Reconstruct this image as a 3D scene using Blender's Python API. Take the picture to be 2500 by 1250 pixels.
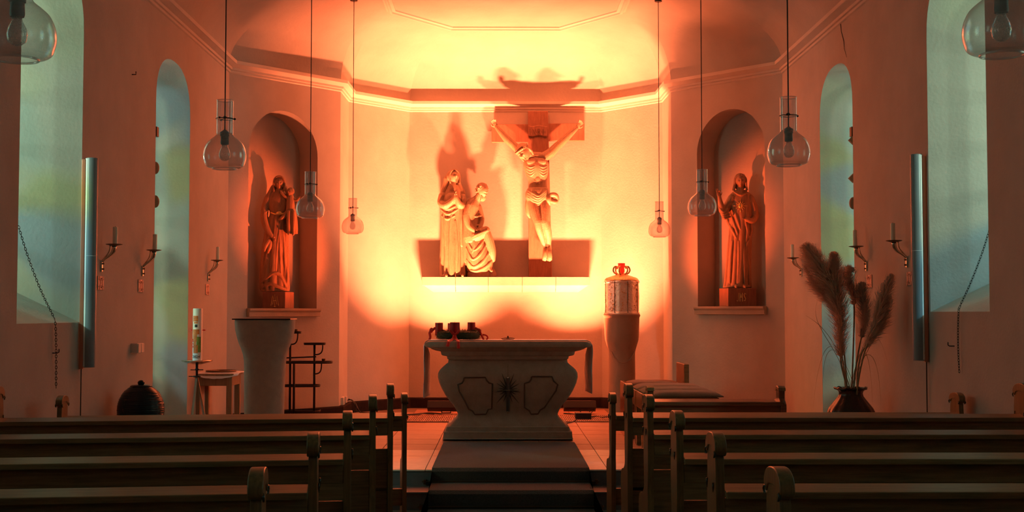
import bpy, math, random
from mathutils import Vector, Matrix
random.seed(7)
for o in list(bpy.data.objects): bpy.data.objects.remove(o, do_unlink=True)
SC = bpy.context.scene
COL = SC.collection
PI = math.pi
# ------------------------------------------------------------------ camera
H = 1.356                      # eye height over the nave floor
F = 3100.0                     # focal length in pixels of a 2500 px wide frame
cam_d = bpy.data.cameras.new('camera'); cam = bpy.data.objects.new('camera', cam_d); COL.objects.link(cam)
cam_d.sensor_width = 36.0; cam_d.lens = 36.0*F/2500.0; cam_d.clip_start = 0.05; cam_d.clip_end = 100
cam.location = (0, 0, H)
cam.rotation_euler = (math.radians(90)+math.atan(139/F), 0, -math.atan(26/F))
SC.camera = cam
CM = cam.rotation_euler.to_matrix()
def ray(px, py): return CM @ Vector(((px-1250)/F, -(py-625)/F, -1.0))
def at(px, py, Y):
    r = ray(px, py); t = Y/r.y; return Vector((r.x*t, Y, H+r.z*t))
def atX(px, py, X):
    r = ray(px, py); t = X/r.x; return Vector((X, r.y*t, H+r.z*t))
def atZ(px, py, z):
    r = ray(px, py); t = (z-H)/r.z; return Vector((r.x*t, r.y*t, z))
# ------------------------------------------------------------------ world, daylight, floodlights, exposure
W = bpy.data.worlds.new('world'); SC.world = W; W.use_nodes = True
bg = W.node_tree.nodes['Background']; bg.inputs[0].default_value = (0.55, 0.75, 0.80, 1); bg.inputs[1].default_value = 0.12
SC.view_settings.view_transform = 'Standard'; SC.view_settings.look = 'None'
SC.view_settings.exposure = -0.12; SC.view_settings.gamma = 1.0; SC.view_settings.use_curve_mapping = False
def area(name, loc, direction, sx, sy, power, color, spread=180):
    d = bpy.data.lights.new(name, 'AREA'); d.shape = 'RECTANGLE'; d.size = sx; d.size_y = sy
    d.energy = power; d.color = color; d.spread = math.radians(spread)
    o = bpy.data.objects.new(name, d); COL.objects.link(o); o.location = loc
    o.rotation_euler = Vector(direction).to_track_quat('-Z', 'Y').to_euler(); return o
FLOOD_COL = (1.0, 0.185, 0.068)
NICHE_COL = (1.0, 0.10, 0.022)
DAY = (0.80, 0.97, 0.72)
XL, XR = -2.76, 2.86           # side walls
YB = 15.3                      # rear wall of the apse
FLOOD_X = (at(1083, 992, 14.3).x, at(1415, 990, 14.3).x)
for i, x in enumerate(FLOOD_X):
    area('flood_lamp', (x, 14.33, 0.43), (0, 0.19, 0.98), 0.30, 0.07, 340, FLOOD_COL, 87)
for s, x in ((-1, 0.34), (1, -0.22)):    # two spots on the floor behind the altar, one for each niche
    d = bpy.data.lights.new('niche_spot', 'SPOT'); d.energy = 1500; d.color = NICHE_COL
    d.spot_size = math.radians(24); d.spot_blend = 1.0; d.shadow_soft_size = 0.05
    o = bpy.data.objects.new('niche_spot', d); COL.objects.link(o); o.location = (x, 12.55, 0.45)
    tgt = Vector((0.05+s*2.30, 13.35, 2.10)); o.rotation_euler = (tgt-o.location).to_track_quat('-Z', 'Y').to_euler()
for (y0, y1, z0, z1, pw) in ((7.27, 8.36, 1.35, 3.5, 24), (10.1, 11.2, 0.5, 3.5, 19), (3.6, 4.7, 1.35, 3.5, 28), (0.4, 1.5, 1.35, 3.5, 28)):
    for s, X in ((-1, XL), (1, XR)):
        area('daylight', (X+s*0.95, (y0+y1)/2, (z0+z1)/2), (-s, 0, -0.12), 1.3, z1-z0, pw, DAY)
        if y0 > 5: area('daylight_low', (X+s*2.2, (y0+y1)/2-1.3, (z0+z1)/2+0.3), (-s*1.5, 1.1, -0.15), 0.22, 0.35, pw*3.0, DAY)
# ------------------------------------------------------------------ materials
def mat(name, col, rough=0.6, metal=0.0, var=0.0, scale=6.0, bump=0.0, bscale=60.0, stretch=(1,1,1), col2=None, spec=0.5, sheen=0.0, coat=0.0, sub=0.0):
    m = bpy.data.materials.new(name); m.use_nodes = True; nt = m.node_tree; N = nt.nodes; L = nt.links
    b = N['Principled BSDF']; b.inputs['Base Color'].default_value = (*col, 1); b.inputs['Roughness'].default_value = rough
    b.inputs['Metallic'].default_value = metal; b.inputs['Specular IOR Level'].default_value = spec
    b.inputs['Coat Weight'].default_value = coat; b.inputs['Coat Roughness'].default_value = 0.15
    b.inputs['Sheen Weight'].default_value = sheen
    tc = N.new('ShaderNodeTexCoord'); mp = N.new('ShaderNodeMapping'); mp.inputs['Scale'].default_value = stretch
    L.new(tc.outputs['Object'], mp.inputs[0])
    if var > 0 or col2:
        n = N.new('ShaderNodeTexNoise'); n.inputs['Scale'].default_value = scale; n.inputs['Detail'].default_value = 6; n.inputs['Roughness'].default_value = 0.6
        L.new(mp.outputs[0], n.inputs['Vector'])
        r = N.new('ShaderNodeValToRGB'); r.color_ramp.elements[0].position = 0.3; r.color_ramp.elements[1].position = 0.7
        c2 = col2 if col2 else tuple(c*(1-var) for c in col)
        r.color_ramp.elements[0].color = (*c2, 1); r.color_ramp.elements[1].color = (*[min(1, c*(1+var*0.3)) for c in col], 1)
        L.new(n.outputs[0], r.inputs[0]); L.new(r.outputs[0], b.inputs['Base Color'])
    if bump > 0:
        n2 = N.new('ShaderNodeTexNoise'); n2.inputs['Scale'].default_value = bscale; n2.inputs['Detail'].default_value = 4
        L.new(mp.outputs[0], n2.inputs['Vector'])
        bp = N.new('ShaderNodeBump'); bp.inputs['Strength'].default_value = bump; bp.inputs['Distance'].default_value = 0.01
        L.new(n2.outputs[0], bp.inputs['Height']); L.new(bp.outputs[0], b.inputs['Normal'])
    return m
def glassy(name, tint, refl=0.12, haze=0.0, rough=0.03):
    m = bpy.data.materials.new(name); m.use_nodes = True; nt = m.node_tree; N = nt.nodes; L = nt.links
    N.remove(N['Principled BSDF']); out = N['Material Output']
    t = N.new('ShaderNodeBsdfTransparent'); t.inputs[0].default_value = (*tint, 1)
    g = N.new('ShaderNodeBsdfGlossy'); g.inputs['Roughness'].default_value = rough; g.inputs[0].default_value = (1, 1, 1, 1)
    lw = N.new('ShaderNodeLayerWeight'); lw.inputs[0].default_value = 0.35
    ma = N.new('ShaderNodeMath'); ma.operation = 'MULTIPLY_ADD'; ma.inputs[1].default_value = 0.55; ma.inputs[2].default_value = refl*0.4
    L.new(lw.outputs['Facing'], ma.inputs[0])
    mx = N.new('ShaderNodeMixShader'); L.new(ma.outputs[0], mx.inputs[0]); L.new(t.outputs[0], mx.inputs[1]); L.new(g.outputs[0], mx.inputs[2])
    last = mx
    if haze > 0:
        d = N.new('ShaderNodeBsdfDiffuse'); d.inputs[0].default_value = (0.95, 0.93, 0.92, 1)
        n = N.new('ShaderNodeTexNoise'); n.inputs['Scale'].default_value = 420
        tc = N.new('ShaderNodeTexCoord'); L.new(tc.outputs['Object'], n.inputs['Vector'])
        m2 = N.new('ShaderNodeMath'); m2.operation = 'MULTIPLY'; m2.inputs[1].default_value = haze*2; L.new(n.outputs[0], m2.inputs[0])
        mx2 = N.new('ShaderNodeMixShader'); L.new(m2.outputs[0], mx2.inputs[0]); L.new(mx.outputs[0], mx2.inputs[1]); L.new(d.outputs[0], mx2.inputs[2]); last = mx2
        bp = N.new('ShaderNodeBump'); bp.inputs['Strength'].default_value = 0.12; bp.inputs['Distance'].default_value = 0.002
        L.new(n.outputs[0], bp.inputs['Height']); L.new(bp.outputs[0], g.inputs['Normal'])
    L.new(last.outputs[0], out.inputs[0]); return m
def stained(name):
    m = bpy.data.materials.new(name); m.use_nodes = True; nt = m.node_tree; N = nt.nodes; L = nt.links
    N.remove(N['Principled BSDF']); out = N['Material Output']
    t = N.new('ShaderNodeBsdfTransparent'); g = N.new('ShaderNodeBsdfGlossy'); g.inputs['Roughness'].default_value = 0.1
    tc = N.new('ShaderNodeTexCoord'); v = N.new('ShaderNodeTexVoronoi'); v.inputs['Scale'].default_value = 2.6
    L.new(tc.outputs['Object'], v.inputs['Vector'])
    r = N.new('ShaderNodeValToRGB'); r.color_ramp.interpolation = 'CONSTANT'
    cols = [(0.0, (0.30, 0.62, 0.95)), (0.22, (0.75, 0.95, 0.80)), (0.42, (0.62, 0.80, 0.35)), (0.55, (0.80, 0.95, 0.95)), (0.75, (0.10, 0.22, 0.25)), (0.85, (0.55, 0.85, 0.90))]
    e = r.color_ramp.elements; e[0].position = 0; e[0].color = (*cols[0][1], 1); e[1].position = cols[1][0]; e[1].color = (*cols[1][1], 1)
    for p, c in cols[2:]:
        k = e.new(p); k.color = (*c, 1)
    s = N.new('ShaderNodeSeparateColor'); L.new(v.outputs['Color'], s.inputs[0]); L.new(s.outputs[0], r.inputs[0]); L.new(r.outputs[0], t.inputs[0])
    mx = N.new('ShaderNodeMixShader'); mx.inputs[0].default_value = 0.06; L.new(t.outputs[0], mx.inputs[1]); L.new(g.outputs[0], mx.inputs[2]); L.new(mx.outputs[0], out.inputs[0])
    return m
PLASTER = mat('wall_plaster', (0.47, 0.435, 0.385), 0.9, var=0.10, scale=3.0, bump=0.2, bscale=45, spec=0.2)
CEILP = mat('ceiling_plaster', (0.44, 0.41, 0.36), 0.9, var=0.12, scale=2.0, bump=0.3, bscale=30, spec=0.2)
TRIM = mat('trim_plaster', (0.58, 0.53, 0.46), 0.8, var=0.05, bump=0.1, spec=0.25)
CRACK = mat('crack_dark', (0.12, 0.07, 0.05), 0.95)
DARKSTONE = mat('skirting_stone', (0.025, 0.018, 0.016), 0.9, var=0.3, scale=20, spec=0.1)
TILE_L = mat('floor_light', (0.80, 0.68, 0.56), 0.45, var=0.12, scale=9, bump=0.08)
TILE_D = mat('floor_dark_red', (0.33, 0.165, 0.105), 0.5, var=0.22, scale=7, bump=0.08)
JOINT = mat('joint_mortar', (0.16, 0.11, 0.08), 0.9)
RISER = mat('riser_shaded', (0.12, 0.115, 0.12), 0.55, var=0.2, scale=12)  # aisle risers and step: their shade is put into this darker colour
RISER_L = mat('riser_stone', (0.48, 0.42, 0.36), 0.6, var=0.15, scale=12)
NAVEFL = mat('nave_floor_stone', (0.26, 0.22, 0.19), 0.5, var=0.2, scale=8)
CARPET = mat('carpet_grey', (0.085, 0.078, 0.072), 0.95, var=0.45, scale=140, bump=0.9, bscale=260, spec=0.1, stretch=(1, 0.35, 1), sheen=0.3)
OAK = mat('pew_oak', (0.28, 0.16, 0.07), 0.38, var=0.45, scale=9, bump=0.10, bscale=26, stretch=(0.6, 9, 9), spec=0.4)
OAKV = mat('pew_oak_upright', (0.235, 0.130, 0.05), 0.30, var=0.45, scale=9, bump=0.10, bscale=26, stretch=(9, 9, 0.6), spec=0.5)
OAKCARVE = mat('carved_dark_oak', (0.05, 0.025, 0.012), 0.25, spec=0.6)
BROWNW = mat('stool_wood', (0.30, 0.20, 0.12), 0.5, var=0.3, scale=9, stretch=(6, 6, 0.6))
BENCHW = mat('bench_polished_wood', (0.22, 0.08, 0.035), 0.22, var=0.35, scale=8, stretch=(0.6, 8, 8), spec=0.6)
ALTAR = mat('altar_sandstone', (0.37, 0.31, 0.25), 0.75, var=0.16, scale=16, bump=0.35, bscale=120)
INLAY = mat('altar_inlay', (0.10, 0.055, 0.035), 0.6, var=0.2, scale=20)
INLAYD = mat('altar_emblem_stone', (0.055, 0.04, 0.032), 0.6)
AMBO = mat('ambo_stone', (0.36, 0.33, 0.29), 0.8, var=0.12, scale=20, bump=0.3, bscale=160)
COLST = mat('column_stone', (0.33, 0.21, 0.14), 0.6, var=0.12, scale=12, bump=0.15, bscale=80)
IRON = mat('black_iron', (0.022, 0.018, 0.016), 0.42, metal=0.6)
BLACKP = mat('black_housing', (0.015, 0.014, 0.014), 0.4)
CABLE = mat('black_cable', (0.012, 0.01, 0.01), 0.5)
BRASS = mat('aged_silver_brass', (0.72, 0.66, 0.55), 0.22, metal=1.0, var=0.15, scale=30)
DARKBR = mat('dark_bronze', (0.16, 0.10, 0.06), 0.35, metal=0.9)
GOLD = mat('gilding', (0.95, 0.72, 0.30), 0.3, metal=1.0)
WAX = mat('ivory_wax', (0.86, 0.78, 0.62), 0.45, spec=0.4)
REDWAX = mat('red_wax', (0.42, 0.015, 0.018), 0.45, spec=0.4, bump=0.1, bscale=80)
REDRIB = mat('red_ribbon', (0.65, 0.02, 0.012), 0.4, spec=0.4, sheen=0.3)
FIR = mat('fir_green', (0.030, 0.055, 0.022), 0.7, var=0.4, scale=40)
CLOTH = mat('white_linen', (0.90, 0.90, 0.94), 0.85, bump=0.2, bscale=200, spec=0.2)
CUSH = mat('cushion_fabric', (0.30, 0.17, 0.12), 0.95, var=0.25, scale=160, bump=0.5, bscale=300, sheen=0.3, spec=0.1)
STAT = mat('carved_limewood', (0.30, 0.20, 0.12), 0.42, var=0.25, scale=12, bump=0.35, bscale=70, stretch=(3, 3, 0.8))
STATD = mat('carved_limewood_dark', (0.34, 0.21, 0.12), 0.40, var=0.3, scale=12, bump=0.35, bscale=70, stretch=(3, 3, 0.8))
CROSSW = mat('cross_wood', (0.30, 0.14, 0.085), 0.6, var=0.28, scale=10, bump=0.25, bscale=40, stretch=(4, 4, 0.7))
SHELFST = mat('shelf_stone', (0.42, 0.34, 0.26), 0.6, var=0.10, scale=10, bump=0.15)
GLAZE = mat('black_glaze', (0.008, 0.014, 0.020), 0.22, bump=0.5, bscale=22, stretch=(0.3, 0.3, 4), spec=0.3, coat=0.05)
VASEM = mat('brown_glaze', (0.03, 0.015, 0.01), 0.26, bump=0.3, bscale=20, spec=0.45)
PAMPAS = mat('pampas_fluff', (0.80, 0.62, 0.50), 0.9, var=0.25, scale=30, spec=0.1, sheen=0.4)
PAMPASG = mat('pampas_fluff_grey', (0.66, 0.60, 0.54), 0.9, var=0.25, scale=30, spec=0.1, sheen=0.4)
STRAW = mat('dry_stalk', (0.42, 0.30, 0.18), 0.7, var=0.3, scale=20)
SILVER = mat('embossed_silver', (0.92, 0.84, 0.74), 0.48, metal=1.0, bump=1.0, bscale=55)
GILT = mat('gilt_bronze', (0.80, 0.52, 0.26), 0.42, metal=1.0, bump=0.8, bscale=60)
TUBE = mat('lamp_shaded_enamel', (0.22, 0.25, 0.28), 0.35, spec=0.5)  # white housing painted darker, as shaded enamel beside the bright stripe
TUBEB = mat('lamp_daylit_white', (0.95, 0.97, 0.98), 0.3, spec=0.5)  # white that puts the daylight stripe of the tube into the colour
COPPER = mat('copper_rail', (0.62, 0.22, 0.13), 0.35, metal=0.4)
SWITCH = mat('switch_plastic', (0.70, 0.62, 0.54), 0.4)
PLAQ = mat('plaque_clay', (0.85, 0.50, 0.38), 0.6)
WHITEP = mat('glazed_white_plate', (0.8, 0.78, 0.74), 0.4)
REDP = mat('red_paint', (0.60, 0.02, 0.02), 0.4)
ORANGEP = mat('orange_paint', (0.80, 0.22, 0.05), 0.5, var=0.4, scale=40)
GREENP = mat('green_paint', (0.25, 0.42, 0.08), 0.5, var=0.4, scale=40)
BLACKPT = mat('black_paint', (0.02, 0.02, 0.02), 0.5)
LGLASS = glassy('bubble_glass', (0.93, 0.90, 0.90), 0.10, haze=0.17)
GREYP = mat('grey_lampholder', (0.16, 0.15, 0.15), 0.5)
BULB = glassy('bulb_glass', (0.92, 0.92, 0.90), 0.2, haze=0.25)
STAINED = stained('stained_glass')
for m_ in (PAMPAS, PAMPASG):
    nt = m_.node_tree; N = nt.nodes; b = N['Principled BSDF']; t = N.new('ShaderNodeBsdfTranslucent'); t.inputs[0].default_value = b.inputs[0].default_value; x = N.new('ShaderNodeMixShader'); x.inputs[0].default_value = 0.5; nt.links.new(b.outputs[0], x.inputs[1]); nt.links.new(t.outputs[0], x.inputs[2]); nt.links.new(x.outputs[0], N['Material Output'].inputs[0])
PLAQD = mat('plaque_relief', (0.50, 0.20, 0.14), 0.6)
LEAD = mat('lead_bars', (0.06, 0.06, 0.065), 0.5, metal=0.5)
m = mat('sanctuary_red_glass', (0.75, 0.02, 0.01), 0.15); m.node_tree.nodes['Principled BSDF'].inputs['Emission Color'].default_value = (1, 0.03, 0.01, 1)
m.node_tree.nodes['Principled BSDF'].inputs['Emission Strength'].default_value = 0.7; REDGLASS = m
# ------------------------------------------------------------------ mesh building
class MB:
    def __init__(s): s.v = []; s.f = []
    def add(s, vs, fs):
        n = len(s.v); s.v += [tuple(p) for p in vs]; s.f += [tuple(i+n for i in f) for f in fs]; return s
    def box(s, x0, x1, y0, y1, z0, z1, M=None):
        vs = [Vector(p) for p in ((x0,y0,z0),(x1,y0,z0),(x1,y1,z0),(x0,y1,z0),(x0,y0,z1),(x1,y0,z1),(x1,y1,z1),(x0,y1,z1))]
        if M: vs = [M @ p for p in vs]
        return s.add(vs, [(0,3,2,1),(4,5,6,7),(0,1,5,4),(1,2,6,5),(2,3,7,6),(3,0,4,7)])
    def prism(s, pts, a0, a1, axis='x', M=None):   # pts: 2D outline, extruded along axis from a0 to a1
        n = len(pts); vs = []
        for a in (a0, a1):
            for (p, q) in pts:
                vs.append(Vector((a, p, q)) if axis == 'x' else Vector((p, a, q)) if axis == 'y' else Vector((p, q, a)))
        if M: vs = [M @ p for p in vs]
        return s.add(vs, [tuple(range(n))[::-1], tuple(range(n, 2*n))] + [(i, (i+1) % n, n+(i+1) % n, n+i) for i in range(n)])
    def loft(s, rings, cap=True, closed=True):
        n = len(rings[0]); vs = [p for r in rings for p in r]; fs = []
        for k in range(len(rings)-1):
            for i in range(n if closed else n-1):
                j = (i+1) % n; fs.append((k*n+i, k*n+j, (k+1)*n+j, (k+1)*n+i))
        if cap: fs.append(tuple(range(n))[::-1]); fs.append(tuple((len(rings)-1)*n+i for i in range(n)))
        return s.add(vs, fs)
    def lathe(s, prof, cx=0, cy=0, seg=32, fn=None):
        rings = []
        for (r, z) in prof:
            rg = []
            for i in range(seg):
                a = 2*PI*i/seg; rr = r*(fn(a, z) if fn else 1); rg.append((cx+rr*math.cos(a), cy+rr*math.sin(a), z))
            rings.append(rg)
        return s.loft(rings)
    def tube(s, pts, r, seg=8, round_=False):
        pts = [Vector(p) for p in pts]; n = len(pts); R = r if isinstance(r, (list, tuple)) else [r]*n
        up = None; rings = []
        ext = []
        for i in range(n):
            t = (pts[min(i+1, n-1)]-pts[max(i-1, 0)])
            t = t.normalized() if t.length > 1e-9 else Vector((0, 0, 1))
            if up is None: up = t.orthogonal().normalized()
            u = (up - t*up.dot(t)); u = u.normalized() if u.length > 1e-6 else t.orthogonal().normalized(); up = u
            ext.append((pts[i], t, u, t.cross(u), R[i]))
        L = list(ext)
        if round_:
            p, t, u, w, q = ext[0]; pre = [(p - t*q*math.cos(a), t, u, w, q*math.sin(a)) for a in (0.08, 0.5, 1.0)]
            p, t, u, w, q = ext[-1]; post = [(p + t*q*math.cos(a), t, u, w, q*math.sin(a)) for a in (1.0, 0.5, 0.08)]
            L = pre + ext + post
        for p, t, u, w, q in L:
            rings.append([p + u*q*math.cos(2*PI*k/seg) + w*q*math.sin(2*PI*k/seg) for k in range(seg)])
        return s.loft(rings)
    def ball(s, c, r, M=None, seg=20, rg=14, fn=None):
        r = r if isinstance(r, (list, tuple)) else (r, r, r); c = Vector(c); rings = []
        for j in range(rg+1):
            th = PI*(j/rg)*0.998+0.001*PI; row = []
            for i in range(seg):
                a = 2*PI*i/seg; p = Vector((math.sin(th)*math.cos(a), math.sin(th)*math.sin(a), -math.cos(th)))
                if fn: p = fn(p)
                p = Vector((p.x*r[0], p.y*r[1], p.z*r[2]))
                if M: p = M @ p
                row.append(c+p)
            rings.append(row)
        return s.loft(rings)
    def torus(s, c, R, r, M=None, seg=24, rs=8, sx=1.0):
        c = Vector(c); rings = []
        for i in range(seg):
            a = 2*PI*i/seg; row = []
            for k in range(rs):
                b = 2*PI*k/rs; p = Vector(((R+r*math.cos(b))*math.cos(a)*sx, (R+r*math.cos(b))*math.sin(a), r*math.sin(b)))
                if M: p = M @ p
                row.append(c+p)
            rings.append(row)
        n = len(s.v); m_ = rs; vs = [p for q in rings for p in q]
        fs = [(i*m_+k, ((i+1) % seg)*m_+k, ((i+1) % seg)*m_+(k+1) % m_, i*m_+(k+1) % m_) for i in range(seg) for k in range(m_)]
        return s.add(vs, fs)
    def mesh(s, name, off=(0, 0, 0), smooth=False):
        me = bpy.data.meshes.new(name); o = Vector(off); me.from_pydata([tuple(Vector(p)-o) for p in s.v], [], s.f); me.validate()
        import bmesh
        b = bmesh.new(); b.from_mesh(me); bmesh.ops.recalc_face_normals(b, faces=b.faces); b.to_mesh(me); b.free()
        me.polygons.foreach_set('use_smooth', [bool(smooth)]*len(me.polygons)); me.update(); return me
def wloc(o):
    p = Vector(o.location); q = o.parent
    while q: p += Vector(q.location); q = q.parent
    return p
SPLIT = {'carving', 'glass_rim', 'screw', 'cross_pin', 'cooling_fin', 'side_stud', 'ray', 'apron_rail', 'painted_patch', 'twig_ring', 'end_cap'}
def components(mb):
    p = list(range(len(mb.v)))
    def fd(i):
        while p[i] != i: p[i] = p[p[i]]; i = p[i]
        return i
    for f in mb.f:
        a = fd(f[0])
        for j in f[1:]: p[fd(j)] = a
    G = {}
    for f in mb.f: G.setdefault(fd(f[0]), []).append(f)
    out = []
    for fs in G.values():
        ids = sorted({i for f in fs for i in f}); mp = {i: k for k, i in enumerate(ids)}; q = MB(); q.v = [mb.v[i] for i in ids]; q.f = [tuple(mp[i] for i in f) for f in fs]; out.append(q)
    return out
def put(name, mb, m, parent=None, **kw):
    if name in SPLIT and isinstance(mb, MB):
        for q in components(mb): o = put1(name, q, m, parent, **kw)
        return o
    return put1(name, mb, m, parent, **kw)
def put1(name, mb, m, parent=None, smooth=False, bev=0.0, seg=2, label=None, auto=None, loc=None):
    if parent is not None: off = wloc(parent)
    else: off = Vector(loc) if loc is not None else Vector((0, 0, 0))
    me = mb.mesh(name, off, smooth) if isinstance(mb, MB) else mb
    me.materials.append(m) if len(me.materials) == 0 else None
    o = bpy.data.objects.new(name, me); COL.objects.link(o)
    if parent is not None: o.parent = parent
    else: o.location = off
    if bev:
        b = o.modifiers.new('bevel', 'BEVEL'); b.width = bev; b.segments = seg; b.limit_method = 'ANGLE'; b.angle_limit = math.radians(35)
    if auto:
        me.polygons.foreach_set('use_smooth', [True]*len(me.polygons)); me.set_sharp_from_angle(angle=math.radians(auto))
    if label: o['label'] = label
    return o
def thing(name, label, cat, loc=(0, 0, 0), group=None):
    o = bpy.data.objects.new(name, None); COL.objects.link(o); o.location = loc; o.empty_display_size = 0.05
    o['label'] = label; o['category'] = cat
    if group: o['group'] = group
    return o
def tag(o, label, cat, group=None):
    o['label'] = label; o['category'] = cat
    if group: o['group'] = group
    return o
def struct(name, mb, m, parent=None, **k):
    o = put(name, mb, m, parent, **k)
    if parent is None: o['kind'] = 'structure'
    return o
def copy_tree(o, parent=None):
    c = o.copy(); COL.objects.link(c)
    if parent is not None: c.parent = parent
    for ch in list(o.children): copy_tree(ch, c)
    return c
def bez(p0, p1, p2, p3, n=14):
    p0, p1, p2, p3 = map(Vector, (p0, p1, p2, p3)); out = []
    for i in range(n+1):
        t = i/n; u = 1-t; out.append(p0*u**3+p1*3*u*u*t+p2*3*u*t*t+p3*t**3)
    return out
def smoothpath(P, n=6):
    P = [Vector(p) for p in P]; out = []
    for i in range(len(P)-1):
        a = P[max(i-1, 0)]; b = P[i]; c = P[i+1]; d = P[min(i+2, len(P)-1)]
        for k in range(n):
            t = k/n; out.append(0.5*((2*b)+(c-a)*t+(2*a-5*b+4*c-d)*t*t+(3*b-3*c+d-a)*t**3))
    out.append(P[-1]); return out
# ------------------------------------------------------------------ the room
FZ = 0.226                                  # chancel floor height
PL = [(XL,-2.0),(XL,12.81),(-1.77,13.90),(-1.76,14.57),(-1.11,YB),(1.21,YB),(1.86,14.57),(1.87,13.90),(XR,12.81),(XR,-2.0)]
CZ0 = H+2.452; CZT = CZ0+0.10; CPAN = H+3.20
def inside(x, y, mrg=0.0):
    n = len(PL); c = False
    for i in range(n):
        x1, y1 = PL[i]; x2, y2 = PL[(i+1) % n]
        if (y1 > y) != (y2 > y) and x < (x2-x1)*(y-y1)/(y2-y1)+x1: c = not c
    return c
import bmesh
def arch(s0, s1, zb, zs, rise, n=18, e=2.4):
    c = (s0+s1)/2; a = (s1-s0)/2; pts = [(s0, zb), (s1, zb)]
    for i in range(n+1):
        t = PI*i/n; cx = math.cos(t); sx = math.sin(t)
        pts.append((c+a*math.copysign(abs(cx)**(2/e), cx), zs+rise*abs(sx)**(2/e)))
    return pts
def wall_panel(name, A, B, z0, z1, holes, m=PLASTER):
    A = Vector(A).to_3d(); B = Vector(B).to_3d(); d = (B-A); Ln = d.length; d.normalize(); nin = Vector((d.y, -d.x, 0))
    bm = bmesh.new()
    def loop(pts):
        vs = [bm.verts.new((A.x+d.x*s, A.y+d.y*s, z)) for s, z in pts]
        return [bm.edges.new((vs[i], vs[(i+1) % len(vs)])) for i in range(len(vs))]
    E = loop([(0, z0), (Ln, z0), (Ln, z1), (0, z1)])
    for h in holes: E += loop(h)
    bmesh.ops.triangle_fill(bm, use_beauty=True, use_dissolve=False, edges=E)
    for f in bm.faces:
        f.normal_update()
        if f.normal.dot(nin) < 0: f.normal_flip()
    me = bpy.data.meshes.new(name); bm.to_mesh(me); bm.free(); me.materials.append(m)
    o = bpy.data.objects.new(name, me); COL.objects.link(o); o['kind'] = 'structure'
    def W3(s, z, dep=0.0):      # dep > 0 goes outwards behind the wall face
        p = A+d*s-nin*dep; return Vector((p.x, p.y, z))
    return o, W3
WZ1 = CZ0+0.06
# side walls with arched openings
def side(name, A, B, X, sgn, wins):
    holes = []; info = []
    for (ya, yb, zb, zs, rise, kind) in wins:
        s0, s1 = (ya+2.0, yb+2.0) if sgn < 0 else (12.81-yb, 12.81-ya)
        h = arch(s0, s1, zb, zs, rise); holes.append(h); info.append((h, kind, (s0, s1, zb, zs, rise)))
    o, W3 = wall_panel(name, A, B, -0.05, WZ1, holes)
    return o, W3, info
yWf = atX(200, 400, XL).y; yWn = atX(47, 400, XL).y; yDf = atX(462, 500, XL).y; yDn = atX(378, 500, XL).y
yWfR = atX(2268, 500, XR).y; yWnR = atX(2412, 500, XR).y; yDfR = atX(2003, 450, XR).y; yDnR = atX(2084, 500, XR).y
SILL = H-0.062
specL = [(yWn, yWf, SILL, H+1.84, 0.42, 'w'), (yDn, yDf, FZ+0.001, H+1.70, 0.42, 'd'), (3.6, 4.7, SILL, H+1.84, 0.42, 'w'), (0.4, 1.5, SILL, H+1.84, 0.42, 'w')]
specR = [(yWnR, yWfR, SILL+0.07, H+1.84, 0.42, 'w'), (yDnR, yDfR, FZ+0.001, H+1.70, 0.42, 'd'), (3.6, 4.7, SILL, H+1.84, 0.42, 'w'), (0.4, 1.5, SILL, H+1.84, 0.42, 'w')]
wcount = 0
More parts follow.
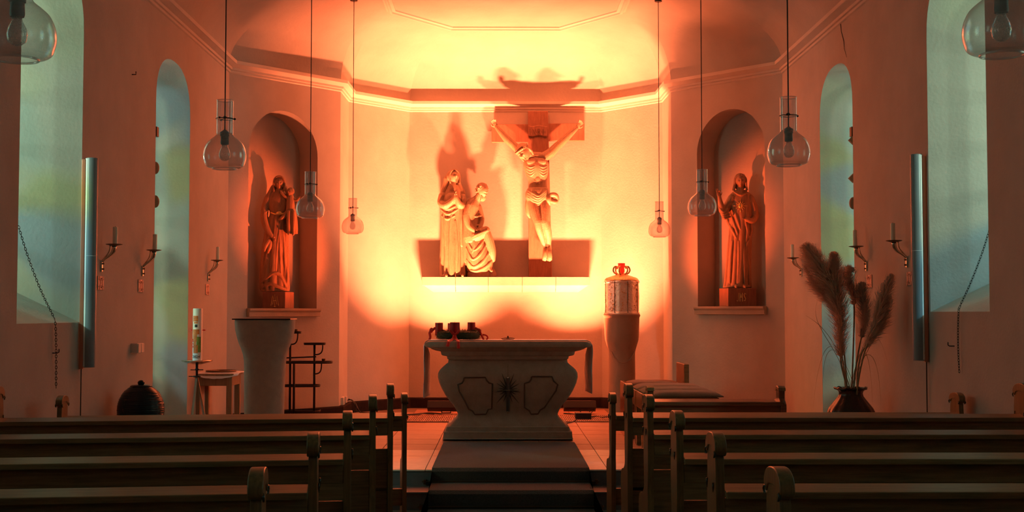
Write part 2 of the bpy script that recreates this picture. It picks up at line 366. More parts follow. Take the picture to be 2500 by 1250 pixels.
for name, A, B, X, sgn, spec in (('wall_left', PL[0], PL[1], XL, -1, specL), ('wall_right', PL[8], PL[9], XR, 1, specR)):
    wall, W3, info = side(name, A, B, X, sgn, spec)
    for h, kind, (s0, s1, zb, zs, rise) in info:
        wcount += 1; cs = (s0+s1)/2; dep = 0.72 if kind == 'w' else 0.62; sp = 0.22 if kind == 'w' else 0.16
        rings = []
        for k in range(7):
            t = k/6; row = []
            for i, (s, z) in enumerate(h):
                s2 = cs+(s-cs)*(1-sp*2*t/(s1-s0)*0.5)
                zz = z if i > 1 else z+(0.36*t if kind == 'w' else 0)
                if i > 1: zz = z-0.06*t
                row.append(W3(s2, max(zz, zb), dep*t))
            rings.append(row)
        rv = MB(); rv.loft(rings, cap=False)
        put('window_reveal', rv, PLASTER, wall, auto=35)
        fr = MB(); gl = rings[-1]; n = len(gl)
        if kind == 'd':                                      # solid lower panel under the glazing of the tall opening
            pz = 1.05; lo = [p for p in gl if p.z <= pz]
            pn = MB(); a, b = gl[0], gl[1]
            pn.add([a, b, Vector((b.x, b.y, pz)), Vector((a.x, a.y, pz))], [(0, 1, 2, 3)]); put('parapet', pn, PLASTER, wall)
        glm = MB(); glm.add(gl, [tuple(range(n))])
        root = put('window_%d' % wcount, glm, STAINED); root['kind'] = 'structure'
        off = rings[-1]; ins = Vector((-sgn*0.02, 0, 0))
        fr.tube([p+ins for p in off]+[off[0]+ins], 0.022, 6); put('window_frame', fr, LEAD, root)
        ya, yb = min(p.y for p in gl), max(p.y for p in gl); za, zt = min(p.z for p in gl), max(p.z for p in gl); gx = gl[0].x-sgn*0.012
        for k in range(1, 4):
            y = ya+(yb-ya)*k/4; ztop = zt-0.02 if k == 2 else zt-0.06
            b_ = MB(); b_.box(gx-0.006, gx+0.006, y-0.005, y+0.005, za, ztop); put('glazing_bar', b_, LEAD, root)
        for k in range(1, 7):
            z = za+(zt-0.25-za)*k/6; b_ = MB(); b_.box(gx-0.006, gx+0.006, ya, yb, z-0.005, z+0.005); put('glazing_bar', b_, LEAD, root)
    if sgn > 0:                                              # crack running down from the cornice
        pts = [(2046, 40), (2052, 56), (2054, 78), (2060, 100), (2061, 118), (2067, 140)]
        cr = MB(); cr.tube([atX(px, py, XR-0.002) for px, py in pts], [0.003, 0.004, 0.003, 0.004, 0.002, 0.001], 4); put('crack', cr, CRACK, wall)
# angled niche walls
NICHE = {}
for name, A, B, sgn in (('wall_front_left', PL[1], PL[2], -1), ('wall_front_right', PL[7], PL[8], 1)):
    a = Vector(A); b = Vector(B); Ln = (b-a).length; d = (b-a).normalized(); nin = Vector((d.y, -d.x))
    def s_of(px):
        r = ray(px, 600); # intersect plan ray with wall line
        den = r.x*d.y-r.y*d.x; t = (a.x*d.y-a.y*d.x)/den; p = Vector((r.x*t, r.y*t)); return (p-a).dot(d)
    e0, e1 = (605, 774) if sgn < 0 else (1703, 1869)
    s0, s1 = s_of(e0), s_of(e1); mid = a+d*((s0+s1)/2)
    zb = at(690 if sgn < 0 else 1786, 753 if sgn < 0 else 748, mid.y).z; zt = at(690, 271 if sgn < 0 else 265, mid.y).z
    R = (s1-s0)/2; h = arch(s0, s1, zb, zt-R, R, n=24, e=2.0)
    wall, W3 = wall_panel(name, A, B, -0.05, WZ1, [h])
    D = 0.30; rings = [[W3(s, z, D*t) for s, z in h] for t in (0, 0.5, 1)]
    rv = MB(); rv.loft(rings, cap=False); put('niche_reveal', rv, PLASTER, wall, auto=35)
    bk = MB(); bk.add(rings[-1], [tuple(range(len(h)))]); put('niche_back', bk, PLASTER, wall)
    NICHE[sgn] = dict(mid=mid, zb=zb, d=d, nin=nin, s0=s0, s1=s1, W3=W3, yaw=math.atan2(d.y, d.x))
    sl = MB(); M = Matrix.Translation((mid.x, mid.y, zb)) @ Matrix.Rotation(math.atan2(d.y, d.x), 4, 'Z')
    hw = (s1-s0)/2+0.012; out = 1  # local -y is inwards into the room
    prof = [(0.0, 0.0), (-0.065, 0.0), (-0.065, -0.022), (-0.05, -0.04), (-0.05, -0.085), (0.0, -0.085)]
    sl.prism([(y, z) for y, z in prof], -hw, hw, 'x', M)
    o = put('niche_sill', sl, SHELFST, wall, bev=0.003)
for nm, i in (('wall_pier_left', 2), ('wall_apse_left', 3), ('wall_back', 4), ('wall_apse_right', 5), ('wall_pier_right', 6)):
    o, W3 = wall_panel(nm, PL[i], PL[i+1], -0.05, WZ1, [])
    if nm == 'wall_back': WBACK = o
wall_panel('wall_rear', PL[9], PL[0], -0.05, WZ1, [])
def sweep(prof, path, closed=False):
    n = len(path); P = [Vector(p) for p in path]; rings = []
    for i in range(n):
        ds = []
        if i > 0 or closed: ds.append((P[i]-P[i-1]).normalized())
        if i < n-1 or closed: ds.append((P[(i+1) % n]-P[i]).normalized())
        ns = [Vector((q.y, -q.x)) for q in ds]
        mt = ns[0] if len(ns) == 1 else (ns[0]+ns[1])/(1+ns[0].dot(ns[1]))
        rings.append([(P[i].x+mt.x*o, P[i].y+mt.y*o, z) for o, z in prof])
    if closed: rings.append(rings[0])
    mb = MB(); mb.loft(rings, cap=False); return mb
cp = [(0.0, CZ0-0.02), (0.012, CZ0-0.012), (0.014, CZ0+0.008), (0.030, CZ0+0.012), (0.034, CZ0+0.034), (0.052, CZ0+0.042), (0.070, CZ0+0.062), (0.082, CZ0+0.066), (0.084, CZT), (0.0, CZT), (-0.02, CZT)]
struct('trim_1', sweep(cp, PL), TRIM, auto=30)
sk = [(-0.01, 0.0), (0.055, 0.0), (0.055, FZ+0.105), (0.048, FZ+0.118), (-0.01, FZ+0.118)]
skp = [(XL, 12.3)]+PL[1:9]+[(XR, 12.3)]
struct('baseboard_back', sweep(sk, skp[1:-1]), DARKSTONE)
# ceiling: cove rising from the cornice to a flat panel with a moulded frame
IN = [(-1.16,-2.0),(-1.16,12.0),(-1.16,13.05),(-1.15,13.40),(-0.57,14.13),(0.67,14.13),(1.25,13.40),(1.26,13.05),(1.26,12.0),(1.26,-2.0)]
NC = 14; rings = []
for k in range(NC+1):
    t = k/NC*PI/2; row = []
    for (x, y), (u, v) in zip(PL, IN):
        f = 1-math.cos(t); row.append((x+(u-x)*f, y+(v-y)*f, CZT-0.02+(CPAN-CZT+0.02)*math.sin(t)))
    rings.append(row)
cl = MB(); cl.loft(rings, cap=False, closed=False); cl.add([(u, v, CPAN) for u, v in IN], [tuple(range(len(IN)))])
ceil = struct('ceiling', cl, CEILP, auto=22)
fp = [(-0.05, CPAN+0.005), (-0.045, CPAN-0.012), (-0.02, CPAN-0.018), (-0.012, CPAN-0.034), (0.012, CPAN-0.036), (0.02, CPAN-0.02), (0.05, CPAN-0.014), (0.055, CPAN+0.005)]
fpath = [(-1.17,-2.0),(-1.17,13.32),(-0.57,14.13),(0.67,14.13),(1.27,13.32),(1.27,-2.0)]
put('frame_moulding', sweep(fp, fpath), TRIM, ceil, auto=30)
def ceil_z(x):
    w, u = (XL, -1.16) if x < 0 else (XR, 1.26); f = min(1, abs((x-w)/(u-w))); t = math.acos(max(0, 1-f)); return CZT-0.02+(CPAN-CZT+0.02)*math.sin(t)
# floors
fl = MB(); fl.box(XL, XR, -2.0, 9.3, -0.1, 0.0); struct('floor', fl, NAVEFL)
pf = MB(); SX0, SX1 = -1.02, 1.12; YS1 = 9.24; YS2 = 8.81
outl = [(XL, 8.75), (SX0, 8.75), (SX0, YS1), (SX1, YS1), (SX1, 8.75), (XR, 8.75), (XR, 12.81), (1.87, 13.9), (1.86, 14.57), (1.21, YB), (-1.11, YB), (-1.76, 14.57), (-1.77, 13.9), (XL, 12.81)]
pf.prism(outl, -0.02, FZ-0.006, 'z'); plat = struct('chancel_platform', pf, JOINT)
st = MB(); st.box(SX0, SX1, YS2, YS1, 0.0, FZ/2); plat2 = struct('chancel_step', st, RISER)
no = MB(); no.box(SX0, SX1, YS2-0.012, YS2+0.05, FZ/2, FZ/2+0.012); put('nosing', no, RISER, plat2, bev=0.003)
for (x0, x1, y, m_, z1) in ((SX0, SX1, YS1, RISER, FZ-0.02), (XL+0.01, SX0, 8.75, RISER_L, FZ-0.012), (SX1, XR-0.01, 8.75, RISER_L, FZ-0.012)):
    r_ = MB(); r_.box(x0, x1, y-0.012, y, 0.001 if m_ is RISER_L else FZ/2, z1); put('riser', r_, m_, plat)
TILE = {}
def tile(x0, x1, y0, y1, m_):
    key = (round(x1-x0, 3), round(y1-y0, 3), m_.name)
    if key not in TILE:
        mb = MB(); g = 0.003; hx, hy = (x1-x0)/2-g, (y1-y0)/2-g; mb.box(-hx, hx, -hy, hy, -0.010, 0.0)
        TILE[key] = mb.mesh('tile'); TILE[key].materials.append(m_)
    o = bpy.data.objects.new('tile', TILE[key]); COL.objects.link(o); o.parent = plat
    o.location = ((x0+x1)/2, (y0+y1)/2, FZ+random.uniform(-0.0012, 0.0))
TP = 0.44; cols = [(-2.75+TP*i, -2.75+TP*(i+1)) for i in range(13)]; cols[-1] = (cols[-1][0], 2.85) if cols[-1][1] > 2.85 else cols[-1]
for x0, x1 in cols:
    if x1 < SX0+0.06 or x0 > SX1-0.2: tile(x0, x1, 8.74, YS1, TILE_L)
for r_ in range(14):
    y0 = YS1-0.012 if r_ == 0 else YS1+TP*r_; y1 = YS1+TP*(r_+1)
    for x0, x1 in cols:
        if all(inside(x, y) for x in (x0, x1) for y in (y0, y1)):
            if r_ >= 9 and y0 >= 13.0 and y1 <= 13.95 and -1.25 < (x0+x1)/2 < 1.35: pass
            tile(x0, x1, y0, y1, TILE_L if r_ < 3 else TILE_D)  # front rows get the light tile colour, rows behind a darker, redder one
# runner and stair rods
run = MB(); x0, x1 = -0.50, 0.635; th = 0.012
a = [(11.05, FZ+0.001), (YS1-0.01, FZ+0.001), (YS1-0.026, FZ-0.012), (YS1-0.026, FZ/2+0.02), (YS1-0.03, FZ/2+0.014), (YS2-0.01, FZ/2+0.013), (YS2-0.028, FZ/2), (YS2-0.028, 0.012), (YS2-0.034, 0.002), (3.0, 0.002)]
b = []
for i, p in enumerate(a):
    q0 = Vector(a[max(i-1, 0)]); q1 = Vector(a[min(i+1, len(a)-1)]); t = (q1-q0).normalized(); b.append((p[0]+t.y*th, p[1]-t.x*th))
run.prism(a+b[::-1], x0, x1, 'x')
o = put('carpet_runner', run, CARPET); tag(o, 'dark grey woven carpet runner leading over the steps to the altar', 'carpet')
for k, (y, z) in enumerate(((YS1-0.05, FZ/2+0.032), (YS2-0.052, 0.03))):
    r0 = thing('stair_rod', 'thin metal stair rod holding the runner on the %s step' % ('upper' if k == 0 else 'lower'), 'rod', (0.07, y, z), 'stair rods across the runner')
    rr = MB(); rr.tube([(x0-0.07, y, z), (x1+0.07, y, z)], 0.006, 8); put('rod', rr, DARKBR, r0)
    for x in (x0-0.05, x1+0.05):
        bb = MB(); bb.box(x-0.01, x+0.01, y-0.008, y+0.052, z-0.02, z+0.012); put('bracket', bb, DARKBR, r0, bev=0.002)
# floor grille
ga, gb = atZ(1240, 1016, FZ).y, atZ(1240, 1031, FZ).y
gr = thing('floor_grille', 'slotted metal heating grille set in the floor behind the altar', 'grille', (0.05, (ga+gb)/2, FZ+0.001))
fr = MB(); fr.box(-1.22, 1.34, gb, ga, FZ+0.0005, FZ+0.003); put('tray', fr, CRACK, gr)
br = MB(); n = 122
for i in range(n+1):
    x = -1.2+2.52*i/n; br.box(x-0.006, x+0.006, gb+0.02, ga-0.02, FZ+0.003, FZ+0.010)
for y in (gb+0.012, gb+(ga-gb)*0.33, gb+(ga-gb)*0.66, ga-0.012): br.box(-1.22, 1.34, y-0.012, y+0.012, FZ+0.003, FZ+0.011)
o = put('bars', br, TILE_D, gr); o['kind'] = 'stuff'
# ------------------------------------------------------------------ pews
PEN = [(0.0,0.0),(0.0,0.50),(0.014,0.555),(0.002,0.61),(-0.008,0.70),(-0.004,0.79),(0.008,0.845),(0.016,0.875),(-0.006,0.885),(-0.020,0.902),(-0.020,0.925),(-0.008,0.950),(0.020,0.970),(0.065,0.979),(0.125,0.976),(0.170,0.958),(0.196,0.930),(0.200,0.905),(0.186,0.890),(0.180,0.870),(0.192,0.84),(0.206,0.77),(0.202,0.68),(0.190,0.60),(0.196,0.55),(0.23,0.518),(0.30,0.508),(0.36,0.49),(0.388,0.45),(0.386,0.38),(0.366,0.30),(0.376,0.18),(0.40,0.06),(0.40,0.0)]
CAPO = [(0.022,0.872),(0.004,0.870),(-0.014,0.884),(-0.022,0.906),(-0.016,0.938),(0.010,0.968),(0.06,0.984),(0.125,0.981),(0.172,0.963),(0.200,0.932),(0.204,0.905),(0.196,0.880),(0.182,0.872),(0.170,0.884),(0.160,0.900),(0.13,0.912),(0.065,0.914),(0.038,0.902),(0.030,0.886)]
def pew(aisle_x, y, wall_x, sgn, yaw, front=False, label=''):
    """aisle end at (aisle_x, y); sgn = +1 when the pew runs to the right. Local x runs from the aisle end outwards."""
    L = abs(wall_x-aisle_x)/math.cos(yaw); k = 0.888 if front else 1.0
    PS = lambda o, n=3: [(p.x, p.y) for p in smoothpath([Vector((a_, b_, 0)) for a_, b_ in o], n)]
    root = thing('church_pew' if not front else 'prayer_desk', label, 'pew' if not front else 'kneeler', (0, 0, 0), 'pews in rows either side of the aisle' if not front else 'prayer desks before the front pews')
    S = sgn; T = 0.027
    def X(a, b): return (min(S*a, S*b), max(S*a, S*b))
    for e in (0, 1):
        xa, xb = X(0, T) if e == 0 else X(L-T, L)
        mb = MB(); mb.prism([(p*(0.97 if front else 1), q*k) for p, q in PEN[:2]+PS(PEN[2:-2])+PEN[-2:]], xa, xb, 'x'); ep = put('end_panel', mb, OAKV, root, bev=0.004, auto=40)
        mb = MB(); mb.prism([(p, q*k) for p, q in PS(CAPO+[CAPO[0]])[:-1]], xa-0.005, xb+0.005, 'x'); put('carved_cap', mb, OAKV, ep, bev=0.008, seg=3, auto=40)
        for xo in ((xa-0.005) if S > 0 else (xb+0.005),) if e == 0 else ((xb+0.005) if S > 0 else (xa-0.005), (xa-0.005) if S > 0 else (xb+0.005)):
            cv = MB()
            cv.tube([(xo, p*SQ, UQ(q)*k) for p, q in ((0.016,0.86),(-0.004,0.866),(-0.018,0.880),(-0.012,0.896),(0.002,0.892))], [0.001,0.003,0.004,0.003,0.002], 6)
            cv.tube([(xo, p*SQ, UQ(q)*k) for p, q in ((0.178,0.86),(0.192,0.862),(0.20,0.878),(0.19,0.893),(0.176,0.888))], [0.001,0.003,0.004,0.003,0.002], 6)
            cv.tube([(xo, p*SQ, UQ(q)*k) for p, q in ((0.028,0.83),(0.026,0.815),(0.030,0.80))], [0.0035,0.003,0.001], 6)
            cv.tube([(xo, p*SQ, UQ(q)*k) for p, q in ((0.168,0.83),(0.172,0.815),(0.168,0.80))], [0.0035,0.003,0.001], 6)
            put('carving', cv, OAKCARVE, ep, smooth=True)
    a, b = X(T, L-T)
    zt = (0.82 if not front else 0.752); ld = 0.115
    mb = MB(); mb.prism([(-0.02, zt-0.012), (ld-0.02, zt), (ld-0.02, zt-0.022), (-0.02, zt-0.034)], a, b, 'x', Matrix.Translation((0, -0.015, 0))); put('book_ledge', mb, OAK, root, bev=0.003)
    mb = MB(); mb.box(a, b, -0.004, 0.016, zt-0.105, zt-0.034); put('back_rail', mb, OAK, root, bev=0.003)
    if not front:
        mb = MB(); mb.box(a, b, 0.06, 0.08, 0.20, zt-0.18); put('backrest', mb, OAK, root, bev=0.003)
        mb = MB(); mb.prism([(0.06, 0.44), (0.40, 0.455), (0.41, 0.445), (0.41, 0.425), (0.06, 0.415)], a, b, 'x'); put('seat', mb, OAK, root, bev=0.004)
        for f in (0.33, 0.66):
            q0, q1 = X(L*f-0.015, L*f+0.015); mb = MB(); mb.box(q0, q1, 0.09, 0.37, 0.0, 0.414); put('support', mb, OAK, root)
    else:
        mb = MB(); mb.box(a, b, 0.02, 0.04, 0.20, 0.30); put('foot_rail', mb, OAK, root, bev=0.003)
        q0, q1 = X(L*0.36, L*0.36+0.16); mb = MB(); mb.box(q0, q1, 0.01, 0.035, 0.0, zt-0.105); put('support', mb, OAK, root, bev=0.003)
        cx = S*L*0.26; mb = MB(); mb.prism([(cx+0.13*math.cos(t*PI/12), 0.30+0.13*math.sin(t*PI/12)) for t in range(24)], 0.012, 0.03, 'y'); put('round_panel', mb, OAK, root, bev=0.003)
    mb = MB(); mb.prism([(-0.26, 0.13), (-0.10, 0.16), (-0.10, 0.14), (-0.26, 0.11)], a, b, 'x'); put('kneeling_board', mb, OAK, root, bev=0.003)
    for q in (a+0.02, (a+b)/2, b-0.05):
        mb = MB(); mb.box(q, q+0.03, -0.24, 0.02, 0.0, 0.112); put('foot', mb, OAK, root)
    root.location = (aisle_x, y, 0); root.rotation_euler = (0, 0, yaw); return root
SQ = 0.82
UQ = lambda q: 0.979-(0.979-q)*0.60 if q >= 0.84 else q
PEN = [(p*(SQ if q > 0.52 else 1), UQ(q)) for p, q in PEN]; CAPO = [(p*SQ, UQ(q)) for p, q in CAPO]
rowY = [3.03, 3.94, 4.82, 5.77, 6.69]
wl = ['nearest of the wooden pews, partly cut off by the picture edge', 'second nearest wooden pew', 'middle wooden pew', 'wooden pew one row from the front', 'front wooden pew with the tall end post']
sides = {-1: 'left of the aisle', 1: 'right of the aisle'}
for s, ax, wx, yaw in ((-1, -0.567, -2.585, math.radians(6.5)), (1, 0.662, 2.79, 0.0)):
    for i, y in enumerate(rowY):
        pew(ax, y, wx, s, yaw, label='%s %s' % (wl[i], sides[s]))
    pew(ax, 7.67, wx if s > 0 else wx, s, yaw, front=True, label='low oak prayer desk with short end posts before the front pew, %s' % sides[s])
# ------------------------------------------------------------------ altar
def rrect(hx, hy, r, z, cx, cy, n=4):
    pts = []
    for (sx, sy, a0) in ((1, 1, 0), (-1, 1, PI/2), (-1, -1, PI), (1, -1, 3*PI/2)):
        for k in range(n+1):
            a = a0+k*PI/2/n; pts.append((cx+sx*(hx-r)+r*math.cos(a), cy+sy*(hy-r)+r*math.sin(a), z))
    return pts
AF = atZ(1240, 1077, FZ+0.0).y; ACX = at(1240, 950, AF).x; ACY = AF+0.40
def hwm(px): return px*AF/F
def zz(py, Y=None): return at(1240, py, Y or AF).z
altar = thing('altar', 'bulging sandstone altar table with two dark inlaid panels standing at the end of the runner', 'altar', (ACX, ACY, FZ))
APX = [(1078,160,.40),(1073,160,.40),(1071,158,.395),(1056,157,.39),(1054,152,.38),(1044,150,.375),(1042,142,.36),(1038,139,.355),(1031,132,.34),(1022,124,.325),(1012,123,.32),(1003,127,.325),(993,133,.335),(980,143,.345),(965,154,.355),(950,162,.362),(936,168,.366),(922,171.5,.368),(912,171,.366),(904,167,.36),(897,160,.35),(891,152,.34),(886,147,.335),(878,146,.332)]
prof = [(max(zz(y), FZ+0.013) if y > 1070 else zz(y), hwm(h), d-0.02) for y, h, d in APX]
prof[0] = (FZ+0.0135, prof[0][1], prof[0][2])
def front_y(z):
    for (z0, _, d0), (z1, _, d1) in zip(prof, prof[1:]):
        if z0 <= z <= z1: return ACY-(d0+(d1-d0)*(z-z0)/max(1e-6, z1-z0))
    return ACY-prof[-1][2]
mb = MB(); mb.loft([rrect(h, d, 0.035, z, ACX, ACY) for z, h, d in prof]); put('body', mb, ALTAR, altar, auto=28)
MY = AF-0.04
def zm(py): return at(1240, py, MY).z
MP = [(879,146,.335),(877,149,.338),(871,150,.34),(869,160,.35),(867,163,.354),(859,165,.358),(857,176,.372),(853,187,.385),(850,190,.39),(848,201,.402),(844,204,.406),(839,204,.406),(835,200,.402),(833.5,194,.396)]
mb = MB(); mb.loft([rrect(hwm(h), d, 0.05, zm(y), ACX, ACY, 5) for y, h, d in MP]); put('mensa', mb, ALTAR, altar, auto=28)
MTOP = zm(833.5)
def onfront(px, py, e=0.003):
    p = at(px, py, AF)
    for _ in range(4): p = at(px, py, front_y(p.z)-e)
    return p
def inlay(name, pts, r, parent, m, closed=True):
    P = [onfront(*p) for p in pts]; Q = []
    for i in range(len(P)-(0 if closed else 1)):
        a, b = P[i], P[(i+1) % len(P)]; n = max(1, int((b-a).length/0.05)); Q += [a+(b-a)*k/n for k in range(n)]
    Q.append(P[0] if closed else P[-1])
    Q = [Vector((p.x, front_y(p.z)-0.002, p.z)) for p in Q]
    mb = MB(); mb.tube(Q, r, 6); return put(name, mb, m, parent)
sc = 410/2330
def cp_(x, y): return (1030+x*sc, 880+y*sc)
Lp = [(585,240),(880,235),(900,280),(935,315),(978,325),(970,670),(920,680),(890,745),(735,750),(705,705),(650,675),(600,570),(520,430),(500,335),(555,315),(580,275)]
Rp = [(1525,225),(1805,225),(1830,285),(1885,335),(1860,420),(1700,655),(1640,690),(1610,742),(1515,745),(1490,695),(1425,655),(1425,320),(1490,300),(1515,265)]
for P_, s in ((Lp, 'left'), (Rp, 'right')): inlay('inlaid_panel_outline', [cp_(*p) for p in P_], 0.0068, altar, INLAY)
em = MB(); c = onfront(1240, 952)
for k in range(18):
    a = 2*PI*k/18+0.17; ln = (0.115 if k % 2 else 0.085)*(1.35 if abs(math.sin(a)) > 0.6 else 1.0)
    d = Vector((math.cos(a), 0, math.sin(a))); s0 = c+d*0.018; s1 = c+d*ln; pts = [s0, s0.lerp(s1, .5), s1]
    em.tube([Vector((p.x, front_y(p.z)-0.004, p.z)) for p in pts], [0.008, 0.0045, 0.001], 5)
put('ray', em, INLAYD, altar)
em = MB(); p0 = onfront(1240, 922); p1 = onfront(1240, 1004)
N_ = 8; em.tube([Vector((c.x, front_y(p1.z+(p0.z-p1.z)*k/N_)-0.007, p1.z+(p0.z-p1.z)*k/N_)) for k in range(N_+1)], 0.016, 6); put('cross_upright', em, INLAYD, altar)
em = MB()
for p_ in (p0, p1): em.ball((c.x, front_y(p_.z)-0.012, p_.z), 0.011, seg=10, rg=6)
SPLIT.add('cross_knob'); put('cross_knob', em, BRASS, altar, smooth=True)
em = MB(); em.box(c.x-0.092, c.x+0.092, front_y(c.z)-0.026, front_y(c.z)-0.004, c.z-0.004, c.z+0.002); em.ball((c.x-0.092, front_y(c.z)-0.015, c.z), 0.006, seg=8, rg=6); em.ball((c.x+0.092, front_y(c.z)-0.015, c.z), 0.006, seg=8, rg=6)
put('cross_bar', em, BRASS, altar, label='pale metal cross bar')
em = MB(); zA, zB_ = prof[10][0], prof[-3][0]
em.tube([Vector((c.x, front_y(zA+(zB_-zA)*k/12)-0.0005, zA+(zB_-zA)*k/12)) for k in range(13)], 0.0018, 4); put('seam', em, INLAY, altar)
# altar cloth
cl_ = MB(); t_ = 0.003
zl = at(1040, 968, ACY).z; zr = at(1435, 958, ACY).z; hx = hwm(204)+0.006
def strip(pathp, w0, w1, th):
    out = MB(); rings = []
    for (x, z, w) in pathp: rings.append([(x, ACY-w, z), (x, ACY+w, z)])
    return rings
path = []
nl = 10
for k in range(nl+1):
    z = zl+(MTOP-0.045-zl)*k/nl; path.append((ACX-hx-0.004-0.003*math.sin(k*1.1)*(1-k/nl), z, 0.20+0.015*math.sin(k)))
path += [(ACX-hx+0.004, MTOP-0.01, 0.21), (ACX-hx+0.03, MTOP+0.003, 0.22), (ACX-0.3, MTOP+0.0035, 0.22), (ACX+0.3, MTOP+0.0035, 0.22), (ACX+hx-0.03, MTOP+0.003, 0.22), (ACX+hx-0.004, MTOP-0.01, 0.21)]
for k in range(nl+1):
    z = MTOP-0.045+(zr-MTOP+0.045)*k/nl; path.append((ACX+hx+0.004+0.003*math.sin(k*0.9), z, 0.20+0.015*math.sin(k*1.3)))
nw = 14; rings = []
for j, (x, z, w) in enumerate(path):
    hang = 0.012 if z < MTOP-0.03 else 0.0
    rings.append([(x+hang*0.5*math.sin(i*1.9+j*0.12)+ (1 if x > ACX else -1)*(hang*0.5)-(1 if x > ACX else -1)*(0.0 if hang == 0 else min(1, (MTOP-0.03-z)/0.1))*0.032*(i/nw), ACY-w+2*w*i/nw, z) for i in range(nw+1)])
cl_.loft(rings, cap=False, closed=False)
o = put('altar_cloth', cl_, CLOTH, smooth=True, loc=(ACX, ACY, MTOP)); so = o.modifiers.new('solid', 'SOLIDIFY'); so.thickness = 0.003; so.offset = 1
tag(o, 'white linen cloth lying over the altar top with both ends hanging down', 'altar cloth')
CT = MTOP+0.0065
# advent wreath
WC = at(1119, 815, ACY); wr = thing('advent_wreath', 'green fir advent wreath on the left end of the altar', 'wreath', (WC.x, ACY, CT))
R1_, R2_ = 0.165, 0.052
mb = MB(); mb.torus((WC.x, ACY, CT+0.042), R1_, 0.036, seg=28, rs=8); rnd = random.Random(3)
put('straw_core', mb, FIR, wr, smooth=True)
nd = MB()
for _ in range(3600):
    a = rnd.uniform(0, 2*PI); b = rnd.uniform(0, 2*PI); rr = rnd.uniform(0.030, 0.044)
    o_ = Vector(((R1_+rr*math.cos(b))*math.cos(a), (R1_+rr*math.cos(b))*math.sin(a), rr*math.sin(b)+0.045))
    if o_.z < 0.004: continue
    d = Vector((math.cos(b)*math.cos(a), math.cos(b)*math.sin(a), math.sin(b)))+Vector((rnd.gauss(0, .6), rnd.gauss(0, .6), rnd.gauss(0, .4)))
    d.normalize(); ln = rnd.uniform(0.010, 0.024); p = o_+Vector((WC.x, ACY, CT)); q = p+d*ln
    if q.z < CT+0.002: q.z = CT+0.002
    s = d.orthogonal().normalized()*0.0013; nd.add([p+s, p-s, q], [(0, 1, 2)])
o = put('fir_needles', nd, FIR, wr); o['kind'] = 'stuff'
cand = [(1072, 0.0, 788, 'left'), (1110.5, -R1_+0.012, 787, 'front'), (1151, 0.02, 787, 'right'), (1103, R1_-0.03, 789, 'back')]
for px, dy, pt, nm in cand:
    Yc = ACY+dy; p = at(px, pt, Yc); r = (13.6 if nm == 'front' else 9.6 if nm != 'back' else 10)*Yc/F; r = r if nm != 'front' else r*0.9
    c0 = thing('red_candle', 'thick red pillar candle standing at the %s of the advent wreath' % nm, 'candle', (p.x, Yc, CT+0.05), 'red candles on the advent wreath')
    mb = MB(); mb.lathe([(r*0.96, CT+0.04), (r, CT+0.045), (r, p.z-0.004), (r*0.96, p.z), (r*0.5, p.z-0.003)], p.x, Yc, 24); put('wax', mb, REDWAX, c0, auto=40)
    mb = MB(); mb.tube([(p.x, Yc, p.z-0.005), (p.x+0.001, Yc, p.z+0.008)], 0.0012, 5); put('wick', mb, BLACKPT, c0)
def ribbon(pts, w, name='ribbon', parent=wr, wd=Vector((0, 0, 0)), mtl=REDRIB):
    P = smoothpath(pts, 5); mb = MB(); rings = []
    for i, p in enumerate(P):
        t = (P[min(i+1, len(P)-1)]-P[max(i-1, 0)]).normalized(); s = t.cross(Vector((0, 1, 0)))
        s = s.normalized() if s.length > 0.2 else Vector((1, 0, 0)); s = (s+wd).normalized()
        rings.append([p+s*w/2, p-s*w/2])
    mb.loft(rings, cap=False, closed=False); o = put(name, mb, mtl, parent, smooth=True); m_ = o.modifiers.new('s', 'SOLIDIFY'); m_.thickness = 0.0015; return o
yf = ACY-R1_-0.055; MF = AF+0.02-0.045
def A_(px, py, Y): return at(px, py, Y)
rx = A_(1110, 820, yf).x
fe = ACY-0.412
ribbon([(rx, yf, CT+0.045), (rx-0.012, yf-0.03, CT+0.012), (rx-0.030, ACY-.34, CT+0.004), (rx-0.044, fe, CT-0.006), (rx-0.050, fe-0.012, CT-0.03), (rx-0.058, fe-0.010, CT-0.052)], 0.030, wd=Vector((1, 0, 0)))
ribbon([(rx, yf, CT+0.045), (rx+0.012, yf-0.03, CT+0.012), (rx+0.028, ACY-.34, CT+0.004), (rx+0.038, fe, CT-0.006), (rx+0.042, fe-0.012, CT-0.035), (rx+0.040, fe-0.010, CT-0.070)], 0.028, wd=Vector((1, 0, 0)))
ribbon([A_(1111, 817, yf-.006), A_(1103, 812, yf-.012), A_(1098, 806, yf-.01), A_(1103, 810, yf-.004), A_(1110, 816, yf-.004)], 0.018)
ribbon([A_(1111, 817, yf-.006), A_(1118, 812, yf-.012), A_(1121, 806, yf-.01), A_(1117, 811, yf-.004), A_(1111, 816, yf-.004)], 0.018)
xl = ACY
ribbon([A_(1063, 800, xl), A_(1056, 806, xl), A_(1049, 812, xl), A_(1050, 822, xl), A_(1047, 832, xl)], 0.022)
ribbon([A_(1058, 806, xl), A_(1053, 802, xl+.02), A_(1050, 808, xl+.02), A_(1056, 811, xl)], 0.016)
ribbon([A_(1160, 800, xl), A_(1168, 806, xl), A_(1174, 816, xl), A_(1179, 825, xl), A_(1182, 833, xl)], 0.018)
ribbon([A_(1163, 803, xl), A_(1171, 805, xl-.02), A_(1173, 811, xl-.02), A_(1176, 818, xl)], 0.015)
ribbon([A_(1178, 817, xl), A_(1187, 819, xl), A_(1191, 825, xl), A_(1186, 832, xl), A_(1198, 833, xl)], 0.014)
